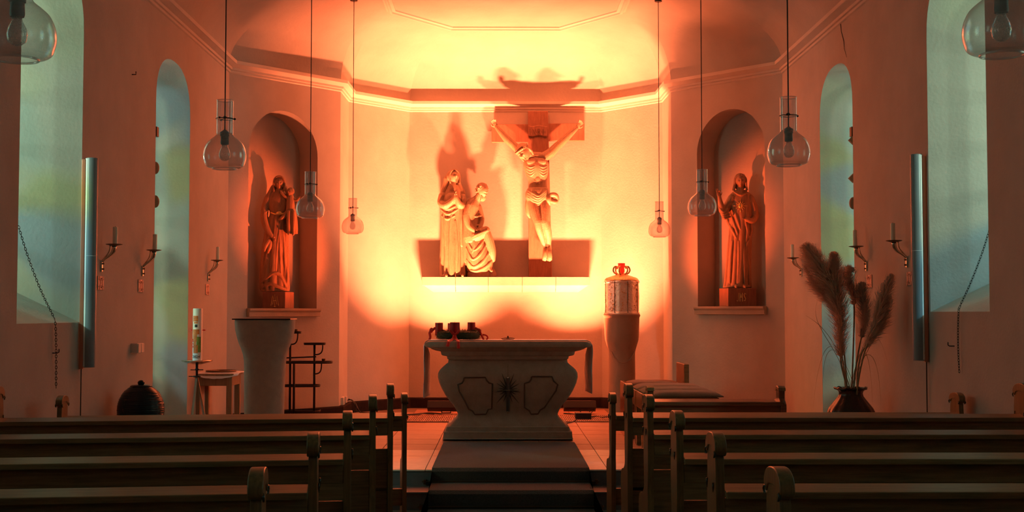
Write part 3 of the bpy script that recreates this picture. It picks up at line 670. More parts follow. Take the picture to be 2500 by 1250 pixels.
# low cross stand lying on the altar
p = at(1240, 832, ACY); ac = thing('altar_cross_stand', 'small dark metal stand lying flat on the middle of the altar', 'stand', (p.x, ACY, CT))
mb = MB(); mb.lathe([(0.055, CT), (0.055, CT+0.004), (0.02, CT+0.008), (0.009, CT+0.016), (0.007, CT+0.022)], p.x, ACY, 20); put('foot', mb, IRON, ac, smooth=True)
mb = MB(); mb.ball((p.x, ACY, CT+0.027), 0.008, seg=10, rg=8); mb.tube([(p.x-0.062, ACY, CT+0.008), (p.x, ACY, CT+0.018), (p.x+0.062, ACY, CT+0.010)], 0.003, 6); put('knob', mb, IRON, ac, smooth=True)
# ------------------------------------------------------------------ floods behind the altar
for i, (px, w) in enumerate(((1083, 0.36), (1415, 0.36))):
    X_ = FLOOD_X[i]; Y_ = 14.30; fl_ = thing('floodlight', 'black bar floodlight on the floor behind the %s side of the altar' % ('left' if i == 0 else 'right'), 'floodlight', (X_, Y_, FZ), 'floodlights behind the altar')
    R_ = Matrix.Translation((X_, Y_, FZ+0.10)) @ Matrix.Rotation(math.radians(-30), 4, 'X')
    mb = MB(); mb.box(-w/2, w/2, -0.05, 0.05, -0.06, 0.03, R_); put('housing', mb, BLACKP, fl_, bev=0.005)
    mb = MB()
    for k in range(9): mb.box(-w/2+0.02+k*0.04, -w/2+0.03+k*0.04, -0.045, 0.045, -0.058, -0.046, R_)
    put('cooling_fin', mb, BLACKP, fl_)
    mb = MB(); x2 = X_+(0.06 if i else 0.03); mb.tube([(x2-0.05, Y_, FZ+0.09), (x2-0.05, Y_-0.02, FZ+0.012), (x2+0.05, Y_-0.02, FZ+0.012), (x2+0.05, Y_, FZ+0.09)], 0.008, 6); put('bracket', mb, IRON, fl_)
    ln = MB(); ln.box(-w/2+0.012, w/2-0.012, -0.036, 0.036, 0.031, 0.034, R_)
    m_ = bpy.data.materials.get('flood_lens')
    if not m_:
        m_ = mat('flood_lens', (0.9, 0.2, 0.06), 0.2); bb = m_.node_tree.nodes['Principled BSDF']; bb.inputs['Emission Color'].default_value = (1, 0.16, 0.04, 1); bb.inputs['Emission Strength'].default_value = 25
    put('lens', ln, m_, fl_)
for s, x in ((-1, 0.34), (1, -0.22)):
    sp = thing('niche_spotlight', 'small black spotlight on the floor behind the altar aimed at the %s niche' % ('left' if s < 0 else 'right'), 'spotlight', (x, 12.7, FZ), 'spotlights for the niches')
    mb = MB(); d = (Vector((0.05+s*2.30, 13.35, 2.25))-Vector((x, 12.55, 0.45))).normalized(); c_ = Vector((x, 12.55, 0.45))
    mb.tube([c_-d*0.16, c_-d*0.15, c_-d*0.05, c_-d*0.03], [0.03, 0.045, 0.05, 0.052], 16); put('housing', mb, BLACKP, sp, auto=40)
    mb = MB(); mb.tube([c_-d*0.1, Vector(((c_-d*0.1).x, 12.55, FZ+0.012))], 0.01, 8); mb.lathe([(0.06, FZ+0.001), (0.06, FZ+0.012), (0.02, FZ+0.016)], (c_-d*0.1).x, 12.55, 20); put('stand', mb, IRON, sp, auto=40)
bx = at(1423, 1018, 13.55); mb = MB(); mb.box(bx.x-0.085, bx.x+0.085, 13.45, 13.6, FZ+0.012, FZ+0.075)
o = put('power_supply', mb, BLACKP, bev=0.006, loc=(bx.x, 13.52, FZ)); tag(o, 'black power supply box lying on the floor grille right of the altar', 'power supply')
def cable(name, pts, label, r=0.006, n=6):
    P = [Vector(p) for p in pts]; mb = MB(); mb.tube(smoothpath(P, 6), r, 6); o = put(name, mb, CABLE, smooth=True, loc=P[0]); tag(o, label, 'cable', None); return o
sk_ = at(838, 985, 14.3); zf = FZ+0.012
def G(px, py, z=zf): return atZ(px, py, z)
cable('power_cable', [at(851, 974, 14.25), at(866, 982, 14.2), at(875, 1000, 14.0), G(888, 1012), G(930, 1013), G(975, 1012), G(1010, 1011), G(1045, 1008), G(1078, 1010)], 'black power cable curving from the wall socket along the floor to the left floodlight')
cable('extension_cable', [at(848, 977, 14.3), at(860, 977, 14.2), at(868, 992, 14.1), G(878, 1006), G(950, 1010), G(1015, 1013), G(1035, 1009), G(1060, 1011)], 'second black cable running beside the first one along the floor')
cable('power_cable', [at(1448, 999, 14.28), at(1446, 1005, 14.2), G(1438, 1012), G(1420, 1012), G(1395, 1010), G(1376, 1009)], 'short black cable looping under the right floodlight')
cable('power_cable', [G(1408, 1024, zf+.02), G(1398, 1030), G(1385, 1033), G(1370, 1035)], 'thin black cable leaving the power supply box towards the altar')
cable('power_cable', [G(1442, 1018, zf+.02), G(1455, 1016), G(1470, 1019), G(1485, 1018), G(1500, 1022)], 'black cable running right from the power supply box over the grille')
# socket at the pier foot
p3 = Vector(PL[2]).to_3d(); zs = at(838, 982, 13.95).z
so_ = thing('wall_socket', 'white double wall socket at the foot of the left pier', 'socket', (-1.74, 14.12, zs))
mb = MB(); mb.box(-1.775, -1.735, 14.05, 14.20, zs-0.045, zs+0.045); put('box', mb, SWITCH, so_, bev=0.004)
mb = MB(); mb.box(-1.735, -1.712, 14.12, 14.19, zs-0.02, zs+0.05); put('plug', mb, SWITCH, so_, bev=0.004)
# ------------------------------------------------------------------ tabernacle and its column
TY = 14.05; tc_ = at(1518, 800, TY).x; k = TY/F
def tz(py): return at(1518, py, TY).z
co = thing('stone_column', 'flaring stone column carrying the tabernacle right of the altar', 'column', (tc_, TY, FZ))
CP = [(None,33),(1005,33),(870,32),(862,32),(858,32.5),(852,34),(842,37),(830,40.5),(815,42),(795,42.5),(778,43),(774,43.5),(772,45),(768,45),(766,43)]
mb = MB(); mb.lathe([(r*k, FZ+0.001 if y is None else tz(y)) for y, r in CP], tc_, TY, 40); put('shaft', mb, COLST, co, auto=40)
mb = MB()
for i in range(1):                                   # scalloped transition carved on the shaft front
    pts = []
    for t in range(13):
        a = -PI/2-0.95+1.9*t/12; zc = tz(884)+(tz(858)-tz(884))*(abs(t-6)/6)**2.2; pts.append((tc_+(33.5*k)*math.cos(a), TY+(33.5*k)*math.sin(a), zc))
    mb.tube(pts, 0.006, 6)
put('scallop_edge', mb, COLST, co, smooth=True)
tb = thing('tabernacle', 'round embossed silver tabernacle with crowned lid on top of the stone column', 'tabernacle', (tc_, TY, tz(766)))
oct_ = lambda n, ph=0: (lambda a, z: 1/max(0.9, math.cos(((a+ph) % (2*PI/n))-PI/n)) * 0.985)
mb = MB(); mb.lathe([(41.5*k, tz(766)), (41.5*k, tz(763)), (40*k, tz(761)), (41*k, tz(725)), (40*k, tz(692)), (41.5*k, tz(690)), (41.5*k, tz(686)), (38*k, tz(684))], tc_, TY, 64, fn=oct_(8, 0.25)); put('drum', mb, SILVER, tb, auto=30)
mb = MB(); mb.lathe([(41*k, tz(687)), (42*k, tz(684)), (38*k, tz(679)), (27*k, tz(675)), (17*k, tz(672)), (10*k, tz(669)), (4*k, tz(668))], tc_, TY, 40); put('lid', mb, GILT, tb, auto=40)
for j in range(8):
    a = 0.25+j*PI/4+0.02; mb = MB(); mb.tube([(tc_+41.8*k*math.cos(a), TY+41.8*k*math.sin(a), tz(y)) for y in (764, 725, 688)], 0.0035, 6); put('panel_edge', mb, DARKBR, tb)
rd_ = random.Random(5); mb = MB()
for j in range(150):                                  # raised foliage ornament on the panels
    a = rd_.uniform(-PI, 0); y = rd_.uniform(694, 758); rr = 40.8*k; c0 = Vector((tc_+rr*math.cos(a), TY+rr*math.sin(a), tz(y))); t = Vector((-math.sin(a), math.cos(a), 0)); q = rd_.uniform(0, 6.28)
    pts = [c0+t*0.016*math.cos(q+s)*s*0.5+Vector((0, 0, 0.016*math.sin(q+s)*s*0.5)) for s in (0.2, 0.9, 1.6, 2.3)]
    mb.tube(pts, [0.003, 0.004, 0.003, 0.001], 5)
o = put('embossed_foliage', mb, GILT, tb, smooth=True); o['kind'] = 'stuff'
for j in range(6):
    a = j*PI/3+0.15; dx, dy = math.cos(a), math.sin(a)
    pr = [(9, 670), (17, 667), (21, 660), (18, 652), (13, 651), (15, 655)]
    mb = MB(); mb.tube(smoothpath([(tc_+r*k*dx, TY+r*k*dy, tz(y)) for r, y in pr], 4), 0.009, 8, True); put('crown_volute', mb, GILT, tb, smooth=True)
mb = MB(); mb.lathe([(5*k, tz(668)), (8*k, tz(662)), (6.5*k, tz(655)), (8.5*k, tz(651)), (9*k, tz(643)), (8*k, tz(642.5))], tc_, TY, 20)
sl_ = thing('sanctuary_lamp', 'small red glass lamp standing in the crown of the tabernacle', 'lamp', (tc_, TY, tz(668))); put('glass', mb, REDGLASS, sl_, auto=40)
mb = MB(); mb.lathe([(6*k, tz(669.5)), (6*k, tz(667.5))], tc_, TY, 16); put('base', mb, GILT, sl_)
# ------------------------------------------------------------------ ambo (left)
AY = 10.4; ka = AY/F; ax_ = at(646, 900, AY).x
def az(py): return at(646, py, AY).z
am = thing('ambo', 'grey stone lectern with flaring top left of the altar', 'lectern', (ax_, AY, FZ))
AP = [(None,47,.98,646),(1015,47,.98,646),(950,48,.98,646),(900,49,.96,647),(880,50,.95,647),(865,52,.93,647),(850,57,.9,647),(835,62.5,.86,647),(820,67,.82,647),(805,70,.8,646.5),(790,71.2,.78,646.5),(783,71.6,.78,646.5),(781,71,.78,646.5)]
rings = []
for y, h, dr, cx in AP:
    z = FZ+0.001 if y is None else az(y); cxx = at(cx, 900, AY).x; hy = h*ka*dr*0.92; e = 3.2 if y and y < 850 else 2.6; row = []
    for i in range(40):
        a = 2*PI*i/40; row.append((cxx+h*ka*math.copysign(abs(math.cos(a))**(2/e), math.cos(a)), AY+hy*math.copysign(abs(math.sin(a))**(2/e), math.sin(a)), z))
    rings.append(row)
mb = MB(); mb.loft(rings); put('body', mb, AMBO, am, auto=35)
mb = MB(); zt_ = az(780); hx_ = 70*ka
mb.prism([(ax_-hx_, zt_-0.002), (ax_+hx_, zt_-0.002), (ax_+hx_, zt_+0.008), (ax_-hx_, zt_+0.008)], AY-0.17, AY+0.17, 'y'); put('reading_top', mb, IRON, am, bev=0.003)
# ------------------------------------------------------------------ paschal candle on its stand
PY = 11.0; kp = PY/F; pc = at(481, 883, PY); px_ = pc.x
def pz(py): return at(481, py, PY).z
ps = thing('paschal_candle_stand', 'tall metal stand with a wide disc holding the painted candle near the left wall', 'candle stand', (px_, PY, FZ))
mb = MB(); mb.lathe([(0.04, pz(889)), (0.10, pz(885)), (0.130, pz(882)), (0.132, pz(880)), (0.128, pz(879)), (0.04, pz(882))], px_, PY, 32); put('drip_disc', mb, BRASS, ps, auto=40)
mb = MB(); mb.tube([(px_, PY, pz(920)), (px_, PY, pz(885))], [0.010, 0.012], 12); mb.ball((px_, PY, pz(902)), (0.018, 0.018, 0.012)); mb.torus((px_, PY, pz(919)), 0.03, 0.006); put('stem', mb, IRON, ps, smooth=True)
mb = MB(); mb.tube([(px_-0.055, PY, pz(903)), (px_+0.055, PY, pz(903))], 0.004, 6); mb.tube([(px_-0.07, PY, pz(919)), (px_+0.035, PY, pz(919))], 0.004, 6); put('cross_pin', mb, IRON, ps)
for a in (0.3, 2.4, 4.5):
    mb = MB(); e_ = (px_+0.11*math.cos(a), PY+0.11*math.sin(a)*1.2, FZ+0.005); mb.tube([(px_, PY, pz(917)), e_], [0.011, 0.016], 4); put('leg', mb, BROWNW, ps)
pcn = thing('paschal_candle', 'tall white painted candle dated 2024 on the disc of the stand', 'candle', (px_, PY, pz(881)))
rc = 11.3*kp; zb_, zt2 = pz(880.5), pz(753)
mb = MB(); mb.lathe([(rc, zb_), (rc, zt2-0.004), (rc*0.94, zt2), (rc*0.4, zt2-0.012), (rc*0.1, zt2-0.014)], px_+0.002, PY, 32); put('wax', mb, WHITEP, pcn, auto=40)
def onc(px, py, e=0.0012):
    dx = (px-481.5)*kp; dx = max(-rc*0.99, min(rc*0.99, dx)); return Vector((px_+0.002+dx*(1+e/rc), PY-math.sqrt(max(0, rc*rc-dx*dx))*(1+e/rc), pz(py)))
def patch(name, poly, m_, e=0.0012):
    mb = MB(); 
    for (x0, y0, x1, y1) in poly:
        n = 5
        rings = [[onc(x0+(x1-x0)*i/n, y, e) for i in range(n+1)] for y in (y0, (y0+y1)/2, y1)]; mb.loft(rings, cap=False, closed=False)
    return put(name, mb, m_, pcn, smooth=True)
patch('painted_patch', [(473, 771, 485, 785), (475, 786, 484, 790)], ORANGEP)
patch('painted_patch', [(472.5, 804, 488, 816), (473, 816, 483, 834), (474, 834, 481, 862), (481, 842, 485, 862)], ORANGEP)
patch('painted_patch', [(482, 822, 491, 842), (485, 842, 491, 860)], GREENP)
patch('painted_head', [(477, 792, 483.5, 799)], BLACKPT)
mb = MB()
for s in (-1, 1):
    x0 = px_+0.002+s*rc*0.9; mb.tube([(x0, PY, pz(806)), (x0+s*0.018, PY, pz(806))], 0.003, 6); mb.tube([(x0+s*0.012, PY, pz(806)), (x0+s*0.018, PY, pz(806)), (x0+s*0.036, PY, pz(806))], [0.001, 0.010, 0.0005], 4)
put('side_stud', mb, REDP, pcn, label='red pointed stud')
def text_on(s, font_size, M, m_, parent, name, ext=0.0008):
    c = bpy.data.curves.new('t', 'FONT'); c.body = s; c.size = font_size; c.extrude = ext; c.align_x = 'CENTER'; c.align_y = 'CENTER'; c.resolution_u = 3
    o = bpy.data.objects.new('t', c); COL.objects.link(o); dg = bpy.context.evaluated_depsgraph_get(); me = bpy.data.meshes.new_from_object(o.evaluated_get(dg)); bpy.data.objects.remove(o, do_unlink=True); bpy.data.curves.remove(c)
    me.transform(M); me.transform(Matrix.Translation(-wloc(parent))); me.materials.clear(); me.materials.append(m_); o = bpy.data.objects.new(name, me); COL.objects.link(o); o.parent = parent; return o
def txM(p, yaw=0.0): return Matrix.Translation(p) @ Matrix.Rotation(yaw, 4, 'Z') @ Matrix.Rotation(PI/2, 4, 'X')
for chs, y, x in (('A', 832, 472.5), ('\u03a9', 844, 472.5)): text_on(chs, 0.046, txM(onc(x, y, 0.0015), -0.85), REDP, pcn, 'lettering')
for i, ch in enumerate('2024'):
    x = 474.6+i*4.3; text_on(ch, 0.034, txM(onc(x, 871, 0.0015), (x-481.5)/11*1.0), BLACKPT, pcn, 'numerals')
# ------------------------------------------------------------------ stool with cloth (left)
SY = 11.75; s0_, s1_ = at(487, 905, SY).x, at(578, 905, SY).x; st_z = at(530, 910, SY).z
so2 = thing('wooden_stool', 'plain wooden side table beside the painted candle at the left wall', 'table', ((s0_+s1_)/2, SY, FZ))
for sx in (s0_+0.002, s1_-0.052):
    for sy in (SY-0.20, SY+0.15):
        mb = MB(); mb.box(sx, sx+0.05, sy, sy+0.05, FZ+0.001, st_z-0.02); put('leg', mb, BROWNW, so2, bev=0.004)
mb = MB(); mb.box(s0_, s1_, SY-0.195, SY-0.17, st_z-0.11, st_z-0.02); mb.box(s0_, s1_, SY+0.17, SY+0.195, st_z-0.11, st_z-0.02); mb.box(s0_+0.004, s0_+0.03, SY-0.17, SY+0.17, st_z-0.11, st_z-0.02); mb.box(s1_-0.03, s1_-0.004, SY-0.17, SY+0.17, st_z-0.11, st_z-0.02); put('apron_rail', mb, BROWNW, so2, bev=0.003)
mb = MB(); mb.box(s0_-0.015, s1_+0.015, SY-0.215, SY+0.215, st_z-0.02, st_z); put('top', mb, BROWNW, so2, bev=0.004)
mb = MB(); rings = []; n = 18
for j in range(12):
    y = SY-0.225+0.45*j/11; row = []
    for i in range(n+1):
        u = i/n; x = s0_-0.03+(s1_-s0_+0.09)*u; dr = 0.0
        if j == 0: dr = 0.004+0.045*math.sin(PI*min(1, u*0.95))**0.8
        row.append((x, y-(0.004 if j == 0 else 0), st_z+0.004-dr+0.0015*math.sin(i*2+j)))
    rings.append(row)
mb.loft(rings, cap=False, closed=False); o = put('table_cloth', mb, CLOTH, smooth=True, loc=((s0_+s1_)/2, SY, st_z)); m_ = o.modifiers.new('s', 'SOLIDIFY'); m_.thickness = 0.002; m_.offset = 1; tag(o, 'small white cloth draped over the wooden side table', 'cloth')
mb = MB(); tx = at(540, 905, SY).x; 
for j in range(5):
    rr = 0.045+0.022*j; mb.torus((tx, SY, st_z+0.014+0.001*j), rr, 0.008, seg=26, rs=6)
tm = thing('twig_mat', 'dark coiled twig mat lying on the white cloth of the side table', 'mat', (tx, SY, st_z)); put('twig_ring', mb, DARKBR, tm, smooth=True)
# ------------------------------------------------------------------ votive candle rack
RY = 13.15; kr = RY/F
def rp(px, py, dy=0.0): return at(px, py, RY+dy)
vr = thing('votive_rack', 'black iron votive candle rack behind the grey stone lectern', 'candle rack', (rp(740, 1000).x, RY, FZ))
for px, top, dy in ((709, 825, 0.0), (718, 888, -0.10), (768, 842, 0.06)):
    p = rp(px, top, dy); mb = MB(); mb.tube([(p.x, p.y, FZ+0.02), p], 0.012, 10); put('post', mb, IRON, vr, smooth=True)
for (xa, xb, y, w, dyy) in ((742, 795, 839, 0.05, 0.06), (699, 736, 811, 0.05, 0.0), (692, 812, 884, 0.09, 0.0), (690, 782, 941, 0.09, 0.0), (690, 782, 1003, 0.10, 0.0)):
    a_, b_ = rp(xa, y, dyy), rp(xb, y-(5 if xb-xa > 60 else 0), dyy); mb = MB(); hx = (b_.x-a_.x)/2; cx = (a_.x+b_.x)/2
    pts = [(cx+hx*math.copysign(abs(math.cos(t))**0.5, math.cos(t)), RY+dyy+w*math.sin(t)) for t in [2*PI*i/28 for i in range(28)]]
    z = max(a_.z, FZ+0.03); mb.prism(pts, z-0.014, z, 'z'); o = put('candle_tray', mb, IRON, vr, bev=0.003)
    rim = MB(); rim.tube([(p[0], p[1], z+0.006) for p in pts]+[(pts[0][0], pts[0][1], z+0.006)], 0.005, 5); put('rim', rim, IRON, o)
a_, b_ = rp(694, 874), rp(772, 871); mb = MB(); mb.tube([a_, b_], 0.007, 8); put('rail', mb, IRON, vr)
for (xa, ya, xb, yb) in ((709, 841, 727, 812), (768, 866, 788, 842), (768, 913, 785, 886), (718, 900, 718, 888)):
    a_, b_ = rp(xa, ya), rp(xb, yb); mb = MB(); mb.tube(bez(a_, (a_.x+(b_.x-a_.x)*0.9, RY, a_.z), (b_.x, RY, a_.z+(b_.z-a_.z)*0.3), b_, 10), 0.007, 8); put('bracket', mb, IRON, vr, smooth=True)
for (px, py) in ((722, 808), (790, 880)):
    p = rp(px, py); mb = MB(); mb.lathe([(0.018, p.z-0.008), (0.02, p.z+0.018), (0.016, p.z+0.018), (0.014, p.z-0.003)], p.x, RY, 16); o = put('votive_cup', mb, DARKBR, auto=40, loc=(p.x, RY, p.z)); tag(o, 'small dark candle cup on the %s tray of the votive rack' % ('top' if px < 750 else 'middle'), 'candle cup')
# ------------------------------------------------------------------ chancel seats (sedilia) and bench right
n_s = 4; ys = [(11.55, 12.05), (11.02, 11.5), (10.52, 10.97), (10.05, 10.47)]
for i, (ya, yb) in enumerate(ys):
    xa, xb = (1.16, 1.72) if i else (1.13, 1.72)
    s = thing('sedilia_seat', ['farthest, with tall side board', 'second farthest', 'second nearest', 'nearest'][i]+' of four low wooden seats right of the altar', 'seat', ((xa+xb)/2, (ya+yb)/2, FZ), 'wooden seats right of the altar')
    zt = FZ+0.46
    mb = MB(); mb.box(xa, xb, ya, yb, zt-0.13, zt-0.0); put('seat_box', mb, BENCHW, s, bev=0.004)
    for sx in (xa, xb-0.04):
        for sy in (ya, yb-0.04):
            mb = MB(); mb.box(sx, sx+0.04, sy, sy+0.04, FZ+0.001, zt-0.13); put('leg', mb, BENCHW, s)
    if i == 0:
        p = at(1636, 884, yb); mb = MB(); mb.box(xb-0.06, xb-0.015, yb-0.5, yb+0.02, zt-0.3, p.z); put('side_board', mb, BENCHW, s, bev=0.004)
        mb = MB(); mb.box(xa-0.005, xa+0.03, ya, yb, FZ+0.001, zt+0.03); put('front_board', mb, BENCHW, s, bev=0.004)
    # cushion: pillowy slab
    mb = MB(); rings = []; nx, ny = 14, 12; x0_, x1_ = xa+0.02, (xb-0.07 if i == 0 else xb+0.04)
    top = []; 
    for a in range(nx+1):
        row = []
        for b in range(ny+1):
            u, v = a/nx, b/ny; e = (1-abs(2*u-1)**5)*(1-abs(2*v-1)**5); row.append((x0_+(x1_-x0_)*u, ya+0.02+(yb-ya-0.04)*v, zt+0.012+0.034*e**0.5+0.002*math.sin(a*1.3+i)*math.sin(b*1.7)))
        top.append(row)
    mb.loft(top, cap=False, closed=False)
    bot = [[(p[0], p[1], zt+0.003) for p in row] for row in top]
    mb.loft(bot, cap=False, closed=False)
    n0 = len(mb.v)//2; edge = []
    for a in range(nx): edge += [(a*(ny+1), (a+1)*(ny+1)), (a*(ny+1)+ny, (a+1)*(ny+1)+ny)]
    for b in range(ny): edge += [(b, b+1), (nx*(ny+1)+b, nx*(ny+1)+b+1)]
    mb.f += [(p, q, q+n0, p+n0) for p, q in edge]
    o = put('seat_cushion', mb, CUSH, smooth=True, loc=((xa+xb)/2, (ya+yb)/2, zt)); tag(o, 'thin brown woven cushion on the %s wooden seat right of the altar' % ['farthest', 'second farthest', 'second nearest', 'nearest'][i], 'cushion', 'cushions on the wooden seats')
BY = 9.62; bz = at(1700, 968, BY).z; bx0, bx1 = at(1583, 960, BY-0.15).x, at(1916, 960, BY-0.1).x
be = thing('low_bench', 'low dark polished wooden bench with rounded end knobs in front of the right niche', 'bench', ((bx0+bx1)/2, BY, FZ))
ztb = at(1700, 981, BY-0.17).z
mb = MB(); mb.box(bx0+0.02, bx1-0.02, BY-0.17, BY+0.17, ztb-0.03, ztb); put('seat', mb, BENCHW, be, bev=0.008)
mb = MB(); mb.box(bx0+0.02, bx1-0.02, BY-0.14, BY-0.12, ztb-0.16, ztb-0.03); put('apron', mb, BENCHW, be)
for x in (bx0, bx1-0.045):
    kz = at(1700, 943, BY).z
    mb = MB(); out = [(BY-0.16, FZ+0.001), (BY-0.16, ztb-0.02), (BY-0.10, ztb+0.02), (BY-0.10, kz-0.03), (BY-0.085, kz-0.01), (BY-0.05, kz), (BY-0.01, kz-0.01), (BY+0.005, kz-0.035), (BY+0.0, ztb+0.02), (BY+0.16, ztb-0.02), (BY+0.16, FZ+0.001)]
    ep = put('end_board', mb.prism(out, x, x+0.045, 'x'), BENCHW, be, bev=0.006)
    mb = MB(); mb.prism([(BY-0.115, kz-0.03), (BY-0.105, kz-0.005), (BY-0.07, kz+0.008), (BY-0.03, kz+0.006), (BY+0.006, kz-0.012), (BY+0.015, kz-0.035), (BY-0.02, kz-0.03), (BY-0.06, kz-0.015), (BY-0.095, kz-0.03)], x-0.006, x+0.051, 'x'); put('carved_cap', mb, OAKV, ep, bev=0.005)
# ------------------------------------------------------------------ urn and vase
JY = 8.98; kj = JY/F; jx = at(344, 980, JY).x
def jz(py): return at(344, py, JY).z
ur = thing('lidded_urn', 'black glazed round lidded pot on the floor by the left wall', 'urn', (jx, JY, FZ))
def rip(a, z): return 1+0.006*math.sin(z*420)+0.004*math.sin(z*230+a)
JP = [(None,24),(1100,27),(1075,37),(1050,47),(1025,53.5),(1010,55.5),(1000,56),(988,55),(975,51.5),(962,45),(955,40),(950,34),(946,29),(944,26)]
pr = []
zl_ = [(FZ+0.001 if y is None else jz(y), r*kj) for y, r in JP]
for (z0, r0), (z1, r1) in zip(zl_, zl_[1:]):
    n = max(2, int((z1-z0)/0.004)); pr += [(r0+(r1-r0)*i/n, z0+(z1-z0)*i/n) for i in range(n)]
pr.append((zl_[-1][1], zl_[-1][0]))
mb = MB(); mb.lathe(pr, jx, JY, 48, fn=rip); put('body', mb, GLAZE, ur, smooth=True)
mb = MB(); mb.lathe([(24*kj, jz(946)), (26*kj, jz(944)), (26*kj, jz(942)), (22*kj, jz(940)), (8*kj, jz(939)), (5*kj, jz(938)), (4*kj, jz(936))], jx, JY, 36); ld_ = put('lid', mb, GLAZE, ur, smooth=True)
mb = MB(); mb.ball((jx, JY, jz(934.5)), (8.4*kj, 8.4*kj, 6.5*kj)); put('knob', mb, GLAZE, ld_, smooth=True)
VY = 9.35; kv = VY/F; vx = at(2077, 950, VY).x
def vz(py): return at(2077, py, VY).z
va = thing('ribbed_vase', 'dark brown glazed vase with wavy rim on the floor right of the altar', 'vase', (vx, VY, FZ))
rib = lambda a, z: 1+0.02*math.cos(a*14)
VP = [(None,34),(1085,40),(1060,50),(1035,57),(1015,58),(1003,56),(995,52),(985,44),(975,36),(967,30),(960,28),(955,29.5),(950,35),(948,38),(946,37),(950,30),(960,24)]
mb = MB(); mb.lathe([(r*kv, FZ+0.001 if y is None else vz(y)) for y, r in VP], vx, VY, 70, fn=rib); put('body', mb, VASEM, va, smooth=True)
pts = [(vx+(37+2*math.sin(i*0.9))*kv*math.cos(i*2*PI/36), VY+(37+2*math.sin(i*0.9))*kv*math.sin(i*2*PI/36), vz(948)+0.006*math.sin(i*1.6)) for i in range(37)]
mb = MB(); mb.tube(pts, 0.007, 6); put('wavy_rim', mb, VASEM, va, smooth=True)
# ------------------------------------------------------------------ pampas grass
def plume(spine, rad, m_, label, seed, n=1500, stem_to=None, dy=0.0):
    rnd = random.Random(seed); Yp = VY+dy
    P = smoothpath([at(x, y, Yp) for x, y in spine], 8); k_ = Yp/F
    root = thing('pampas_stem', label, 'pampas grass', (vx, VY, vz(960)), 'pampas grass in the dark vase')
    base = Vector((vx+(stem_to or 0)*k_, VY+dy*0.12, vz(985))); st_ = MB(); st_.tube(bez(base, base+Vector((0, 0, 0.12)), P[0]-(P[1]-P[0]).normalized()*0.1, P[0], 10)+P[1:-2], [0.006]*11+[0.004]*(len(P)-3), 6)
    put('stalk', st_, STRAW, root, smooth=True)
    mb = MB(); core = MB(); core.tube(P, [max(0.002, 0.26*rad*k_*math.sin(PI*min(1, (i/(len(P)-1))*0.94+0.06))**0.7) for i in range(len(P))], 7, True)
    for _ in range(int(n*1.5)):
        t = rnd.random()**0.9; f = t*(len(P)-1); i = min(int(f), len(P)-2); p = P[i].lerp(P[i+1], f-i); T = (P[i+1]-P[i]).normalized()
        env = math.sin(PI*min(1, 0.10+t*0.88))**0.8; a = rnd.uniform(0, 2*PI); u = T.orthogonal().normalized(); w = T.cross(u); o_ = (u*math.cos(a)+w*math.sin(a))
        L_ = rad*k_*env*rnd.uniform(1.0, 2.6)+0.014; g = rnd.uniform(0.45, 0.85)
        q0 = p+o_*0.10*rad*k_*env; q1 = q0+(T*(1-g)+o_*g)*L_*0.55; q2 = q1+(T*(1.0-g*0.3)+o_*g*0.6+Vector((0, 0, -0.35)))*L_*0.55; s = T.cross(o_)*0.0024
        mb.add([q0+s, q0-s, q1-s*0.9, q1+s*0.9, q2], [(0, 1, 2, 3), (3, 2, 4)])
    put('plume_core', core, m_, root, smooth=True)
    o = put('plume', mb, m_, root); o['kind'] = 'stuff'; return root
plume([(2050,775),(2035,720),(2008,670),(1985,630),(1966,598)], 27, PAMPAS, 'leftmost wide feathery pampas plume leaning left out of the vase', 1, 2600, -8)
plume([(2052,872),(2052,800),(2044,720),(2038,660),(2036,618)], 24, PAMPAS, 'upright tall pinkish pampas plume left of the vase centre', 2, 2800, -4, -0.03)
plume([(2040,775),(2030,745),(2005,715),(1985,690),(1965,650)], 15, PAMPAS, 'short drooping tuft behind the leftmost pampas plume', 3, 900, -10, 0.05)
plume([(2085,745),(2082,715),(2072,690),(2068,665),(2076,655)], 17, PAMPASG, 'greyish drooping pampas plume in the middle of the vase, upper one', 4, 1200, 2, 0.04)
plume([(2103,825),(2112,790),(2110,750),(2104,715),(2106,692)], 18, PAMPASG, 'greyish brown pampas plume just right of the vase centre', 5, 1500, 5, 0.0)
plume([(2118,840),(2135,800),(2150,755),(2162,710),(2176,672)], 19, PAMPAS, 'rightmost reddish pampas plume leaning right, upper one', 6, 1700, 9, -0.42)
plume([(2110,850),(2135,815),(2155,780),(2160,745),(2166,725)], 16, PAMPAS, 'lower brownish pampas plume below the rightmost one', 7, 1200, 12, -0.38)
BL = ['thin dry grass blade arching far left beside the leftmost plume', 'dry grass blade looping highest on the left side of the vase', 'dry grass blade drooping close to the left shoulder of the vase', 'dry grass blade arching right below the rightmost plume', 'dry grass blade drooping down right of the vase', 'dry grass blade reaching farthest right from the vase', 'short dry grass blade just left of the stalks', 'dry grass blade hanging close to the right shoulder of the vase', 'dry grass blade drooping lowest at far left of the vase']
rnd = random.Random(11)
